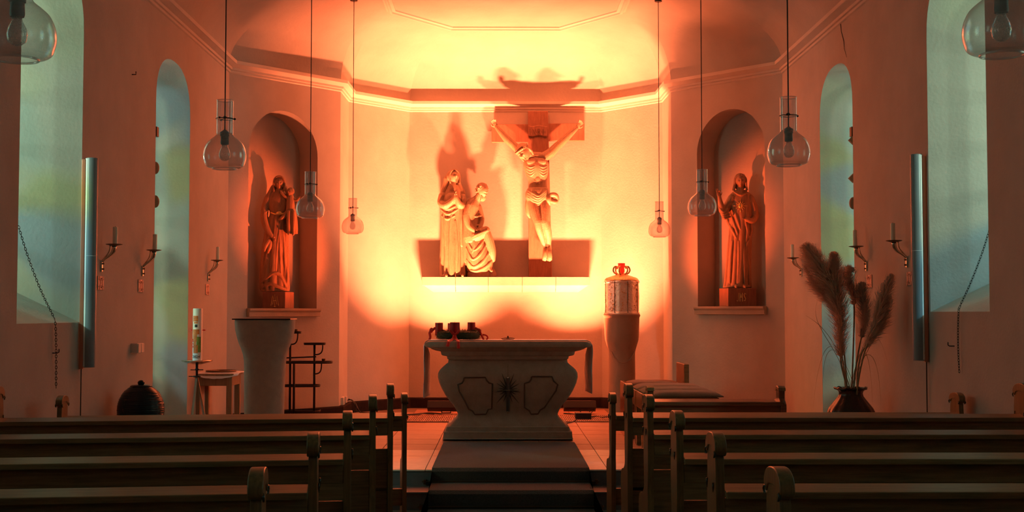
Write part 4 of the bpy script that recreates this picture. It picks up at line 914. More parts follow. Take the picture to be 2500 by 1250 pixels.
for i, ((ex, ey), (c1x, c1y)) in enumerate((((1967,770),(2000,850)),((1995,735),(1975,860)),((2010,990),(2000,870)),((2165,880),(2140,830)),((2150,1000),(2150,900)),((2185,760),(2175,850)),((2015,845),(2030,900)),((2130,985),(2125,880)),((1985,995),(2005,845)))):
    a_ = Vector((vx+rnd.uniform(-15, 15)*kv, VY, vz(955))); b_ = at(c1x, c1y-60, VY); c_ = at(ex, ey, VY); mb = MB()
    pts = bez(a_, at(2077+(c1x-2077)*0.4, 820, VY), b_, c_, 14); mb.tube(pts, [0.0022]*10+[0.0016, 0.0013, 0.001, 0.0008, 0.0005], 4)
    o = put('grass_blade', mb, STRAW, loc=a_); tag(o, BL[i], 'grass blade', 'loose grass blades in the dark vase')
# ------------------------------------------------------------------ pendant lamps
def pendant(px, py, Yl, label, top_cut=False):
    b = at(px, py, Yl); x, y, z = b; root = thing('pendant_lamp', label, 'lamp', (x, y, z), 'glass pendant lamps over the pews')
    GP = [(0.062,0.0),(0.064,0.004),(0.082,0.008),(0.098,0.018),(0.106,0.036),(0.111,0.060),(0.110,0.085),(0.104,0.110),(0.091,0.135),(0.070,0.155),(0.052,0.169),(0.044,0.178),(0.043,0.185),(0.043,0.26),(0.043,0.357)]
    n = []
    G_ = [Vector((r, zz_, 0)) for r, zz_ in GP]; sm = smoothpath(G_, 3); mb = MB(); rings = []
    for p in sm: rings.append([(x+p.x*math.cos(2*PI*i/40), y+p.x*math.sin(2*PI*i/40), z+p.y) for i in range(40)])
    mb.loft(rings, cap=False); put('glass_shade', mb, LGLASS, root, smooth=True)
    mb = MB(); mb.torus((x, y, z+0.002), 0.062, 0.0035, seg=36, rs=6); mb.torus((x, y, z+0.357), 0.043, 0.0025, seg=30, rs=6); put('glass_rim', mb, LGLASS, root, smooth=True)
    mb = MB(); mb.lathe([(0.020, z+0.128), (0.022, z+0.135), (0.020, z+0.17), (0.024, z+0.172), (0.024, z+0.192), (0.012, z+0.200), (0.006, z+0.205)], x, y, 20); put('socket', mb, GREYP, root, auto=40)
    mb = MB(); mb.lathe([(0.013, z+0.128), (0.016, z+0.115), (0.026, z+0.095), (0.030, z+0.075), (0.026, z+0.055), (0.014, z+0.045), (0.003, z+0.042)], x, y, 24); put('bulb', mb, BULB, root, smooth=True)
    mb = MB(); mb.torus((x, y, z+0.262), 0.0465, 0.0018, seg=30, rs=5)
    for a in (0.15, 2.2, 4.35):
        ca, sa = math.cos(a), math.sin(a); mb.tube([(x+0.008*ca, y+0.008*sa, z+0.266), (x+0.052*ca, y+0.052*sa, z+0.262)], 0.0016, 5); mb.ball((x+0.050*ca, y+0.050*sa, z+0.262), 0.006, seg=8, rg=6)
    mb.ball((x, y, z+0.27), 0.009, seg=8, rg=6); put('ring_clamp', mb, IRON, root, smooth=True)
    cz = ceil_z(x); mb = MB(); mb.tube([(x, y, z+0.20), (x, y, cz-0.01)], 0.0035, 6); put('cord', mb, CABLE, root)
    mb = MB(); mb.lathe([(0.035, cz-0.03), (0.04, cz-0.02), (0.03, cz+0.01)], x, y, 16); put('ceiling_rose', mb, IRON, root, auto=40)
for px, py, Yl, lb in ((40, 147, 3.70, 'nearest pendant lamp on the left, cut off by the top left corner of the picture'), (548, 413, 6.56, 'second pendant lamp on the left, hanging beside the left window wall'), (757, 533, 9.74, 'third pendant lamp on the left, hanging in front of the left niche statue'), (861, 571, 12.75, 'farthest pendant lamp on the left, hanging before the pale apse wall'),
                       (2446, 136, 3.70, 'nearest pendant lamp on the right, cut off by the top right corner of the picture'), (1926, 405, 6.56, 'second pendant lamp on the right, hanging beside the right window wall'), (1714.5, 527, 9.74, 'third pendant lamp on the right, hanging just left of the right niche'), (1610, 579, 12.75, 'farthest pendant lamp on the right, hanging above and right of the tabernacle')):
    pendant(px, py, Yl, lb)
# ------------------------------------------------------------------ sconces with candles and plaques
def sconce(px, py, dx, dyp, X, sgn, lt, nm, h=42, half=False):
    """px,py: plate on the wall; dx: pixel offset of the cup; dyp: height of the disc"""
    w = atX(px, py, X); into = -sgn; Yc = w.y; kk = Yc/F
    cupx = at(px+dx, dyp, Yc).x; cz = at(px+dx, dyp, Yc).z
    r = thing('wall_sconce', 'curved metal sconce, %s' % nm, 'sconce', tuple(w), 'candle sconces on the side walls')
    mb = MB(); mb.box(min(w.x, w.x+into*0.012), max(w.x, w.x+into*0.012), Yc-0.012, Yc+0.012, w.z-0.045, w.z+0.035); put('wall_plate', mb, BRASS, r, bev=0.004)
    mb = MB()
    for s in (-0.025, 0.012): mb.ball((w.x+into*0.018, Yc, w.z+s), 0.008, seg=8, rg=6)
    put('screw', mb, DARKBR, r, smooth=True)
    A = Vector((w.x+into*0.01, Yc, w.z+0.025)); B = Vector((cupx, Yc, cz-0.012))
    mb = MB(); P = bez(A, A+Vector(((B.x-A.x)*0.45, 0, (B.z-A.z)*0.42)), Vector((B.x, Yc, A.z+(B.z-A.z)*0.35)), B, 14); mb.tube(P, [0.0075+0.010*(i/14)**1.5 for i in range(15)], 10); put('arm', mb, BRASS, r, smooth=True)
    mb = MB(); P = bez(A+Vector((0, 0, 0.01)), A+Vector(((B.x-A.x)*0.40, 0, (B.z-A.z)*0.5)), Vector((A.x+(B.x-A.x)*0.62, Yc, A.z+(B.z-A.z)*0.5)), Vector((A.x+(B.x-A.x)*0.66, Yc, cz-0.004)), 12); mb.tube(P, 0.0045, 8); put('brace', mb, BRASS, r, smooth=True)
    mb = MB(); mb.lathe([(0.012, cz-0.014), (0.055, cz-0.004), (0.058, cz), (0.05, cz+0.001), (0.01, cz-0.002)], cupx, Yc, 28); put('drip_disc', mb, DARKBR, r, smooth=True)
    c = thing('wall_candle', 'ivory candle in the sconce, %s' % nm, 'candle', (cupx, Yc, cz), 'candles in the wall sconces')
    hh = h*kk; mb = MB(); mb.lathe([(0.0165, cz+0.001), (0.0165, cz+hh-0.003), (0.015, cz+hh), (0.005, cz+hh-0.003)], cupx+into*0.006, Yc, 20); put('wax', mb, WAX, c, auto=40)
    mb = MB(); mb.tube([(cupx+into*0.006, Yc, cz+hh-0.004), (cupx+into*0.006, Yc, cz+hh+0.006)], 0.0012, 5); put('wick', mb, BLACKPT, c)
def plaque(px, py, hh, X, sgn, nm):
    w = atX(px, py, X); into = -sgn; e = 0.065; hz = hh*w.y/F/2; th = 0.008
    r = thing('consecration_plaque', 'small reddish clay plaque with cross ornament, %s' % nm, 'plaque', tuple(w), 'plaques under the wall sconces')
    x0, x1 = sorted((w.x, w.x+into*th)); mb = MB(); mb.box(x0, x1, w.y-e, w.y+e, w.z-hz, w.z+hz); put('plate', mb, PLAQ, r, bev=0.004)
    xo = w.x+into*(th+0.001); mb = MB()
    for s in (-1, 1):
        mb.tube([(xo, w.y+e*0.62*math.cos(t), w.z+s*hz*0.98-s*hz*0.62*math.sin(t)) for t in [PI*q/8 for q in range(9)]], 0.0018, 5)
        mb.tube([(xo, w.y+s*e*0.9-s*e*0.6*math.sin(t), w.z+hz*0.55*math.cos(t)) for t in [PI*q/8 for q in range(9)]], 0.0018, 5)
        mb.ball((xo, w.y, w.z+s*hz*0.62), 0.006, seg=8, rg=6)
    put('ornament', mb, PLAQD, r, smooth=True)
for px, py, dx, dp, h, nm in ((246, 648, 33, 596, 42, 'nearest the window lamp on the left wall'), (346, 660, 30, 610, 38, 'beside the tall opening in the left wall'), (507, 675, 23, 635, 32, 'farthest on the left wall near the left niche')):
    sconce(px, py, dx, dp, XL, -1, 0, nm, h)
for px, py, hh, nm in ((244, 691, 34, 'nearest on the left wall'), (342, 698, 31, 'middle of the left wall'), (505, 707, 27, 'farthest on the left wall')): plaque(px, py, hh, XL, -1, nm)
for px, py, dx, dp, h, nm in ((2216, 638, -34, 587, 42, 'nearest the window lamp on the right wall'), (2117, 648, -27, 601, 39, 'beside the tall opening in the right wall'), (1958, 664, -22, 629, 32, 'farthest on the right wall by the pampas')):
    sconce(px, py, dx, dp, XR, 1, 0, nm, h)
for px, py, hh, nm in ((2223, 680, 34, 'nearest on the right wall'), (2124, 687, 32, 'middle of the right wall')): plaque(px, py, hh, XR, 1, nm)
# ------------------------------------------------------------------ vertical tube lamps
def tubelamp(pxc, yt, yb, X, sgn, ln):
    into = -sgn; w = atX(pxc, 620, X); Yc = w.y
    xc = X+into*0.062; p = at(pxc, yt, Yc)
    # find Y so that the centre of the lamp projects at pxc
    r_ = ray(pxc, 640); Yc = r_.y*(xc/r_.x); zt_, zb_ = at(pxc, yt, Yc).z, at(pxc, yb, Yc).z
    o = thing('tube_wall_lamp', 'long vertical white tube lamp on the %s wall beside the window' % ln, 'lamp', (xc, Yc, zb_), 'vertical wall lamps beside the windows')
    R_ = 0.040; mb = MB(); mb.lathe([(0.001, zb_), (R_*0.9, zb_), (R_, zb_+0.004), (R_, zt_-0.004), (R_*0.9, zt_), (0.001, zt_)], xc, Yc, 28); put('tube_housing', mb, TUBE, o, auto=40)
    mb = MB(); sec = []
    for z in (zb_+0.006, zt_-0.006): sec.append([(xc+(R_+0.0015)*math.cos(t), Yc+(R_+0.0015)*math.sin(t), z) for t in [(-PI/2-0.55*into*0-(0.42*into))-into*1.5*q/10 for q in range(11)]])
    mb.loft(sec, cap=False, closed=False); put('daylit_stripe', mb, TUBEB, o, smooth=True)  # bright sector painted on the tube in place of reflected daylight
    zj = zb_+(zt_-zb_)*0.53; mb = MB(); mb.torus((xc, Yc, zj), R_+0.0005, 0.0012, seg=28, rs=4); put('joint_ring', mb, TUBEB, o)
    mb = MB(); xb_ = X+into*0.018; yb2 = Yc-0.02; mb.box(xb_-0.012, xb_+0.012, yb2-0.012, yb2+0.012, zb_-0.01, zt_-0.01); put('mounting_rail', mb, COPPER, o, bev=0.003)
    mb = MB()
    for z in (zt_-0.05, zb_+0.01, zb_+0.05): mb.ball((xb_+into*0.014, yb2, z), (0.008, 0.010, 0.012), seg=8, rg=6)
    put('screw', mb, PLAQ, o, smooth=True)
    for z in (zt_-0.1, zj, zb_+0.1):
        mb = MB(); mb.tube([(xb_, yb2, z), (xc, Yc, z)], 0.008, 6); put('clip', mb, COPPER, o)
    mb = MB(); mb.tube([(xb_, yb2, zb_), (xb_, yb2, 0.01)], 0.004, 6); put('supply_cable', mb, CABLE, o)
tubelamp(221, 386, 897, XL, -1, 'left'); tubelamp(2240, 377, 880, XR, 1, 'right')
# ------------------------------------------------------------------ chains at the windows
def chain(pts, label, hook, X, sgn):
    P = smoothpath([Vector(p) for p in pts], 8); ln = sum((P[i+1]-P[i]).length for i in range(len(P)-1)); step = 0.017; mb = MB(); d = 0; i = 0; acc = 0; k = 0
    while i < len(P)-1:
        seg = (P[i+1]-P[i]).length
        while acc <= seg:
            c = P[i].lerp(P[i+1], acc/seg); T = (P[i+1]-P[i]).normalized(); u = T.orthogonal().normalized(); w = T.cross(u); a = (PI/2 if k % 2 else 0)+0.5
            e = u*math.cos(a)+w*math.sin(a); M = Matrix((T, e, T.cross(e))).transposed().to_4x4(); mb.torus(c, 0.006, 0.0017, M=M, seg=8, rs=4, sx=1.7); acc += step; k += 1
        acc -= seg; i += 1
    root = thing('window_chain', label, 'chain', tuple(P[0])); o = put('links', mb, IRON, root, smooth=True); o['kind'] = 'stuff'
    hp = Vector(hook); h2 = MB(); into = -sgn; h2.tube([hp, hp+Vector((into*0.03, 0, 0)), hp+Vector((into*0.04, 0, 0.006)), hp+Vector((into*0.04, 0, 0.022))], 0.0035, 6, True)
    o = put('chain_hook', h2, IRON, smooth=True, loc=hp); tag(o, 'small metal hook on the %s wall holding the window chain' % ('left' if sgn < 0 else 'right'), 'hook')
e = 0.02
A = atX(47, 562, XL-0.10); A = Vector((XL-0.25, yWn+0.15, A.z+0.25)); m1 = atX(47, 560, XL-0.02)
chain([at(46, 555, yWn+0.42), at(66, 620, yWn+0.44), at(98, 705, yWn+0.44), at(128, 768, atX(134, 786, XL+e).y+0.02), atX(135, 789, XL+e), atX(137, 850, XL+e), atX(137, 948, XL+e)], 'thin dark chain hanging from the left window over its sill and down the wall', atX(128, 862, XL), XL, -1)
chain([at(2415, 563, yWnR+0.42), at(2397, 620, yWnR+0.44), at(2370, 690, yWnR+0.44), at(2345, 745, atX(2340, 762, XR-e).y+0.02), atX(2340, 766, XR-e), atX(2339, 840, XR-e), atX(2342, 910, XR-e)], 'thin dark chain hanging from the right window over its sill and down the wall', atX(2330, 845, XR), XR, 1)
# switch box, nail
w = atX(325, 850, XL); sb = thing('switch_box', 'surface mounted double light switch on the left wall above the black pot', 'switch', tuple(w))
y0 = atX(337, 850, XL+0.055).y; mb = MB(); mb.box(XL, XL+0.05, y0, y0+0.16, w.z-0.037, w.z+0.037); put('box', mb, SWITCH, sb, bev=0.003)
for a, b in ((0.004, 0.076), (0.084, 0.156)):
    mb = MB(); mb.box(XL+0.05, XL+0.058, y0+a, y0+b, w.z-0.034, w.z+0.034); put('rocker', mb, SWITCH, sb, bev=0.003)
w = atX(322, 182, XL); mb = MB(); mb.tube([w, w+Vector((0.03, 0, 0)), w+Vector((0.03, 0, 0.02))], 0.004, 6, True); o = put('wall_nail', mb, IRON, loc=w); tag(o, 'small dark nail high on the left wall between the two windows', 'nail')
# small carved reliefs fixed on the near jamb of the tall openings
for (px, ys, X, sgn, side_) in ((381, (322, 410, 492), XL, -1, 'left'), (2080, (322, 342, 435, 496), XR, 1, 'right')):
    for i, py in enumerate(ys):
        yn = (yDn if sgn < 0 else yDnR); yo = yn+0.30; c = at(px-(2 if sgn < 0 else -3), py, yo); z = c.z
        mb = MB(); s = 0.045 if i else 0.02
        if i == 0: mb.box(c.x-0.022, c.x+0.022, c.y-0.03, c.y+0.03, c.z-0.04, c.z+0.04)
        elif side_ == 'right' and i < 3: mb.box(-0.028, 0.028, -0.02, 0.02, -0.028, 0.028, Matrix.Translation(c) @ Matrix.Rotation(PI/4, 4, 'Y'))
        else: mb.ball(c, (0.034, 0.03, 0.052), seg=16, rg=10)
        mb.tube([c, Vector((c.x+sgn*0.02, yn-0.02+0.05, c.z))], 0.006, 6)
        o = put('jamb_ornament', mb, BROWNW if i else IRON, loc=c, smooth=False, auto=40)
        tag(o, '%s ornament at the near edge of the tall %s opening' % (['uppermost small black', 'second from top brown', 'third from top brown', 'lowest rounded brown'][i], side_), 'ornament', 'ornaments in the tall %s opening' % side_)
# ------------------------------------------------------------------ carved figures
def headfn(p, beard=0.0):
    x, y, z = p; g = lambda cx, cz, sx, sz: math.exp(-((x-cx)/sx)**2-((z-cz)/sz)**2)
    s = 1-0.30*max(0, -z)**1.4; X = x*0.78*s; Y = y*0.98
    if y < 0:
        f = min(1, -y*2.2)
        d = 0.24*g(0, -.14, .10, .13)+0.12*g(0, .04, .07, .20)-0.13*(g(.27, .08, .13, .085)+g(-.27, .08, .13, .085))+0.05*(g(.27, .07, .07, .045)+g(-.27, .07, .07, .045))
        d += 0.06*g(0, .25, .45, .07)+0.07*g(0, -.40, .17, .045)+0.06*g(0, -.52, .14, .045)-0.03*g(0, -.46, .2, .02)+0.10*g(0, -.78, .20, .13)+0.04*(g(.4, -.18, .16, .16)+g(-.4, -.18, .16, .16))
        if beard: d += beard*(0.14*g(0, -.85, .35, .25)+0.04*math.sin(x*26)*g(0, -.85, .4, .3))
        Y -= d*f*1.45
    return Vector((X, Y, z*(1.0)))
class Fig:
    def __init__(s, Y0): s.Y0 = Y0; s.k = Y0/F; s.mb = MB()
    def P(s, p): x, y = p[0], p[1]; d = p[2] if len(p) > 2 else 0; q = at(x, y, s.Y0); return Vector((q.x, s.Y0-d*s.k, q.z))
    def T(s, pts, r, seg=12, sm=True):
        P = [s.P(p) for p in pts]; R = [q*s.k for q in (r if isinstance(r, (list, tuple)) else [r]*len(pts))]
        if sm and len(P) > 2:
            PR = [Vector((p.x, p.y, p.z)).to_4d() for p in P]
            for i, q in enumerate(R): PR[i][3] = q
            out = []
            for i in range(len(PR)-1):
                a, b, c, d = PR[max(i-1, 0)], PR[i], PR[i+1], PR[min(i+2, len(PR)-1)]
                for k in range(4):
                    t = k/4; out.append(0.5*((2*b)+(c-a)*t+(2*a-5*b+4*c-d)*t*t+(3*b-3*c+d-a)*t**3))
            out.append(PR[-1]); P = [Vector(q[:3]) for q in out]; R = [max(q[3], 0.3*s.k) for q in out]
        s.mb.tube(P, R, seg, True)
    def surf(s, x, y, dflt):
        R = sorted(getattr(s, 'rb', []))
        for a, b in zip(R, R[1:]):
            if a[0] <= y <= b[0]:
                t = (y-a[0])/max(1e-6, b[0]-a[0]); cx, rx, d0, rd = [a[i]+(b[i]-a[i])*t for i in (1, 2, 3, 4)]
                u = (x-cx)/rx
                if abs(u) < 0.98: return d0+rd*math.sqrt(1-u*u)
                return d0
        return dflt
    def G(s, pts, r, seg=8):      # drapery ridge lying on the robe surface
        R = r if isinstance(r, (list, tuple)) else [r]*len(pts); n = len(pts); Q = [Vector((p[0], p[1], R[i])) for i, p in enumerate(pts)]
        Q = smoothpath(Q, 6) if n > 2 else [Q[0].lerp(Q[1], i/6) for i in range(7)]; m = len(Q)-1
        P = [s.P((q.x, q.y, s.surf(q.x, q.y, pts[0][2])-0.25*q.z)) for q in Q]; s.mb.tube(P, [max(0.4, q.z*(0.35+0.65*math.sin(PI*(0.12+0.76*i/m)))*1.05)*s.k for i, q in enumerate(Q)], seg, True)
    def B(s, c, r, M=None, fn=None, seg=20, rg=14): s.mb.ball(s.P(c), tuple(q*s.k for q in r), M, seg, rg, fn)
    def head(s, c, R, yaw=0, pitch=0, roll=0, beard=0.0):
        M = Matrix.Rotation(math.radians(yaw), 3, 'Z') @ Matrix.Rotation(math.radians(roll), 3, 'Y') @ Matrix.Rotation(math.radians(pitch), 3, 'X')
        s.HM = M; s.hc = s.P(c); s.hR = R*s.k
        s.mb.ball(s.hc, s.hR, M, 52, 40, lambda p: headfn(p, beard))
    def hl(s, x, y, z): return s.hc + s.HM @ Vector((x, y, z))*s.hR     # point in head space
    def HT(s, pts, r, seg=8):
        P = [s.hl(*p) for p in pts]; s.mb.tube(smoothpath(P, 4), [q for q in ([r*s.hR]*(4*(len(P)-1)+1))], seg, True)
    def HB(s, c, r): s.mb.ball(s.hl(*c), tuple(q*s.hR for q in r), s.HM)
    def robe(s, rings, n=9, ph=0.0, amp=1.0, seg=96, steps=5, twist=0.0, fo_set=True):
        """rings: (py, cx, rx, d0, rd, fold) from the hem upwards"""
        if fo_set is not False: s.rb = [tuple(q) for q in rings]
        R = []
        for i in range(len(rings)-1):
            a, b, c, d = rings[max(i-1, 0)], rings[i], rings[i+1], rings[min(i+2, len(rings)-1)]
            for k in range(steps):
                t = k/steps; R.append([0.5*((2*q1)+(q2-q0)*t+(2*q0-5*q1+4*q2-q3)*t*t+(3*q1-3*q2+q3-q0)*t**3) for q0, q1, q2, q3 in zip(a, b, c, d)])
        R.append(list(rings[-1])); L = []
        for j, (py, cx, rx, d0, rd, fo) in enumerate(R):
            row = []
            for i in range(seg):
                th = 2*PI*i/seg; u = n*th+ph+twist*j+0.5*math.sin(2*th+ph)
                m = 1+amp*fo*((abs(math.cos(u/2))**0.7)*1.6-1.0+0.35*math.sin(u*0.37+j*0.05))
                row.append(s.P((cx+rx*m*math.cos(th), py, d0+rd*m*math.sin(th))))
            L.append(row)
        s.mb.loft(L)
    def hand(s, wrist, tip_dir, palm_side, size, curl=0.3, thumb=1, spread=0.12, fold=()):
        """wrist (px,py,d); tip_dir, palm_side: 3-vectors x right, y towards the wall, z up"""
        W_ = s.P(wrist); D = Vector(tip_dir).normalized(); N_ = Vector(palm_side); N_ = (N_-D*N_.dot(D)).normalized(); S_ = D.cross(N_); L = size*s.k
        rot = Matrix((S_, N_, D)).transposed()
        s.mb.ball(W_+D*L*0.26, (L*0.22, L*0.10, L*0.30), rot)
        lens = (0.40, 0.46, 0.43, 0.34)
        for i, ln in enumerate(lens):
            u = (i-1.5); b = W_+D*L*0.46+S_*u*L*0.105; dd = (D+S_*u*spread); c = curl if i not in fold else 1.5
            p1 = b+dd*L*ln*0.45+N_*L*0.05*c*2; d2 = (dd*math.cos(c)+N_*math.sin(c)); p2 = p1+d2*L*ln*0.33; d3 = (dd*math.cos(2*c)+N_*math.sin(2*c)); p3 = p2+d3*L*ln*0.27
            s.mb.tube([b, p1, p2, p3], [L*0.058, L*0.055, L*0.048, L*0.036], 8, True)
        b = W_+D*L*0.14+S_*thumb*(-1)*L*0.17; p1 = b+(D*0.7-S_*thumb*0.75+N_*0.3).normalized()*L*0.20; p2 = p1+(D*0.9-S_*thumb*0.2+N_*0.4).normalized()*L*0.17
        s.mb.tube([W_+D*L*0.1, b, p1, p2], [L*0.08, L*0.07, L*0.058, L*0.042], 8, True)
def sculpt(name, fig, m_, parent, voxel=0.005, sm=2, label=None):
    off = wloc(parent); me = fig.mb.mesh('tmp', off); o = bpy.data.objects.new('tmp', me); COL.objects.link(o)
    r = o.modifiers.new('r', 'REMESH'); r.mode = 'VOXEL'; r.voxel_size = voxel
    if sm: q = o.modifiers.new('s', 'SMOOTH'); q.factor = 0.5; q.iterations = sm
    dg = bpy.context.evaluated_depsgraph_get(); me2 = bpy.data.meshes.new_from_object(o.evaluated_get(dg)); bpy.data.objects.remove(o, do_unlink=True)
    me2.name = name; me2.materials.clear(); me2.materials.append(m_); me2.polygons.foreach_set('use_smooth', [True]*len(me2.polygons))
    o = bpy.data.objects.new(name, me2); COL.objects.link(o); o.parent = parent
    if label: o['label'] = label
    return o
# shelf under the crucifixion group: four stones with a moulded underside
SHY = YB-0.25; z0 = at(1235, 676, SHY).z; z1 = at(1235, 697, SHY).z; z2 = at(1235, 713, SHY).z; xa, xb = at(1030, 690, SHY).x, at(1440, 690, SHY).x
sh = thing('stone_shelf', 'long pale stone shelf on the rear wall carrying the crucifix and two figures', 'shelf', ((xa+xb)/2, YB-0.12, z1))
cuts = [xa]+[at(x, 690, SHY).x for x in (1112, 1192, 1275, 1357)]+[xb]
for i in range(5):
    g = 0.0015; a_, b_ = cuts[i]+(g if i else 0), cuts[i+1]-(g if i < 4 else 0)
    mb = MB(); mb.box(a_, b_, SHY, YB+0.01, z1, z0); put('shelf_stone', mb, SHELFST, sh, bev=0.003)
    la = a_+(0.13 if i == 0 else 0); lb = b_-(0.13 if i == 4 else 0)
    mb = MB(); mb.loft([[(a_+(0.02 if i == 0 else 0), SHY+0.006, z1), (b_-(0.02 if i == 4 else 0), SHY+0.006, z1), (b_-(0.02 if i == 4 else 0), YB, z1), (a_+(0.02 if i == 0 else 0), YB, z1)], [(la, SHY+0.10, z2), (lb, SHY+0.10, z2), (lb, YB, z2), (la, YB, z2)]]); put('moulding_stone', mb, SHELFST, sh, bev=0.003)
# cross
CY = YB-0.13                                              # front face plane of the beams
cr = thing('crucifix', 'large carved wooden crucifix on the stone shelf above the altar', 'crucifix', (at(1318, 660, CY).x, CY, z0))
def cx_(px, py): return at(px, py, CY)
a_, b_, c_, d_ = cx_(1289, 271), cx_(1338, 270), cx_(1348, 676), cx_(1291, 676)
mb = MB(); mb.loft([[(d_.x, CY, z0+0.001), (c_.x, CY, z0+0.001), (c_.x, CY+0.10, z0+0.001), (d_.x, CY+0.10, z0+0.001)], [(a_.x, CY, a_.z), (b_.x, CY, a_.z), (b_.x, CY+0.10, a_.z), (a_.x, CY+0.10, a_.z)]]); put('upright_beam', mb, CROSSW, cr, bev=0.006)
for (p0, p1, q0, q1) in ((1200, 1289.5, 303, 347), (1337.5, 1427, 301, 343)):
    A1, B1 = cx_(p0, q1), cx_(p1, q0); mb = MB(); mb.box(A1.x, B1.x, CY+0.012, CY+0.085, A1.z, B1.z); put('cross_arm', mb, CROSSW, cr, bev=0.005)
fi = Fig(CY); mb = MB(); S_ = lambda x, y, d=0: Vector((at(x, y, CY).x, CY-d, at(x, y, CY).z))
rows = []
for j in range(9):
    v = j/8; y = 307+(333-307)*v; rows.append([S_(1290+46*i/12, y+1.5*math.sin(i*0.7), 0.010+0.002*math.sin(i*0.8)+(0.003 if j in (0, 8) else 0)) for i in range(13)])
mb.loft(rows, cap=False, closed=False); o = put('inscription_scroll', mb, CROSSW, cr, smooth=True); m_ = o.modifiers.new('s', 'SOLIDIFY'); m_.thickness = 0.006; m_.offset = -1
mb = MB()
def strokes(mb, lines, O, sx, sz, r, ex=Vector((1, 0, 0))):
    for ln in lines: mb.tube([O+ex*(x*sx)+Vector((0, 0, z*sz)) for x, z in ln], r, 5, True)
GL = {'I': [[(0, 0), (0, 1)]], 'N': [[(0, 0), (0, 1), (0.6, 0), (0.6, 1)]], 'R': [[(0, 0), (0, 1), (0.4, 0.95), (0.45, 0.7), (0.35, 0.52), (0, 0.5)], [(0.25, 0.5), (0.55, 0)]], '.': [[(0, 0.45), (0.03, 0.5)]]}
x = 1293.5
for ch, adv in (('I', 4), ('.', 3.4), ('N', 9), ('.', 3.6), ('R', 9), ('.', 3.2), ('I', 4), ('.', 3)):
    strokes(mb, GL[ch], S_(x, 329.5, 0.020), 0.050, 0.072, 0.0026); x += adv
put('carved_letters', mb, INLAY, cr)
# corpus
f = Fig(CY-0.05); D_ = 16
f.robe([(492, 1312, 22, 10, 14, 0), (478, 1312, 27, 10, 17, 0), (462, 1313, 24, 10, 15, 0), (445, 1313, 23, 11, 14, 0), (430, 1311, 27, 12, 17, 0), (412, 1309, 30, 13, 19, 0), (398, 1308, 30, 12, 18, 0), (387, 1307, 24, 12, 14, 0), (382, 1307, 16, 12, 9, 0)], 3, 0, 0)
f.B((1309, 402, 14), (30, 17, 14)); f.B((1306, 385, 12), (22, 11, 9))
for s_ in (-1, 1): f.B((1309+s_*12, 398, 27), (12, 4.5, 8))
for k in range(4):
    for s_ in (-1, 1): f.G([(1310+s_*25, 407+k*6, 24), (1310+s_*15, 412+k*6.5, 33), (1310+s_*5, 409+k*5, 33)], 1.7, 6)
f.B((1312, 440, 20), (9, 9, 16))
for k, y in enumerate((434, 444)): f.B((1307, y, 22), (5, 5, 4)); f.B((1318, y, 22), (5, 5, 4))
# arms
f.T([(1290, 386, 14), (1272, 372, 12), (1256, 358, 10), (1239, 343, 9), (1224, 326, 8), (1212, 311, 6)], [12, 11, 9.5, 9, 7.5, 5.2], 16)
f.T([(1326, 386, 14), (1344, 374, 12), (1360, 358, 10), (1377, 343, 9), (1394, 326, 8), (1407, 314, 6)], [12.5, 11.5, 10, 9, 7.5, 5.2], 16)
f.T([(1296, 383, 16), (1320, 384, 16)], [11, 11], 14)
f.hand((1211, 312, 6), (-0.35, -0.2, 0.9), (0, -1, 0.1), 27, 0.75, 1); f.hand((1408, 313, 6), (0.6, -0.2, 0.75), (0, -1, 0.1), 27, 0.75, -1)
# neck, head bowed to the left
f.T([(1300, 386, 18), (1290, 378, 22)], [10, 10], 14)
f.head((1278, 375, 30), 20, yaw=-38, pitch=32, roll=-26, beard=1.0)
f.HB((0, 0.12, 0.15), (0.86, 0.98, 0.98))
for k in range(9):
    a = -0.9+k*0.225*1.0; f.HT([(0.6*math.sin(a), -0.45*math.cos(a)-0.2, 0.72), (0.85*math.sin(a*1.1), -0.25, 0.4), (0.86*math.copysign(1, a or 1), 0.1, -0.2), (0.8*math.copysign(1, a or 1), 0.1, -0.85)], 0.13)
for k in range(14):
    a = 2*PI*k/14; b = 2*PI*(k+1.6)/14; f.HT([(0.84*math.cos(a), 0.98*math.sin(a)+0.02, 0.42+0.06*math.sin(3*a)), (0.9*math.cos((a+b)/2), 1.04*math.sin((a+b)/2)+0.02, 0.55), (0.84*math.cos(b), 0.98*math.sin(b)+0.02, 0.44+0.06*math.sin(3*b))], 0.06)
# legs
f.T([(1301, 488, 13), (1305, 515, 22), (1313, 545, 30)], [15, 13, 10.5], 16); f.T([(1326, 488, 13), (1328, 515, 22), (1329, 545, 30)], [15.5, 14, 11], 16)
f.T([(1313, 545, 30), (1316, 560, 27), (1323, 580, 18), (1331, 604, 9)], [10.5, 9.5, 8.5, 5], 16); f.T([(1329, 545, 30), (1334, 560, 27), (1338, 580, 19), (1338, 606, 11)], [11, 10.5, 9, 5], 16)
for (x0, y0, x1, y1, dd) in ((1331, 606, 1330, 634, 8), (1339, 607, 1341, 635, 14)):
    f.T([(x0, y0, dd), ((x0+x1)/2, (y0+y1)/2-4, dd+8), (x1, y1-6, dd+9), (x1, y1, dd+8)], [5.5, 6, 6.5, 4.5], 12)
    for t in range(5): f.T([(x1-5+t*2.4, y1-4, dd+9), (x1-5.5+t*2.6, y1+2.5-abs(t-1)*0.7, dd+8)], [1.7, 1.4], 6)
co_ = sculpt('figure', f, STAT, cr, 0.004, 1, 'carved figure with bowed head and outstretched arms')
g = Fig(CY-0.05)
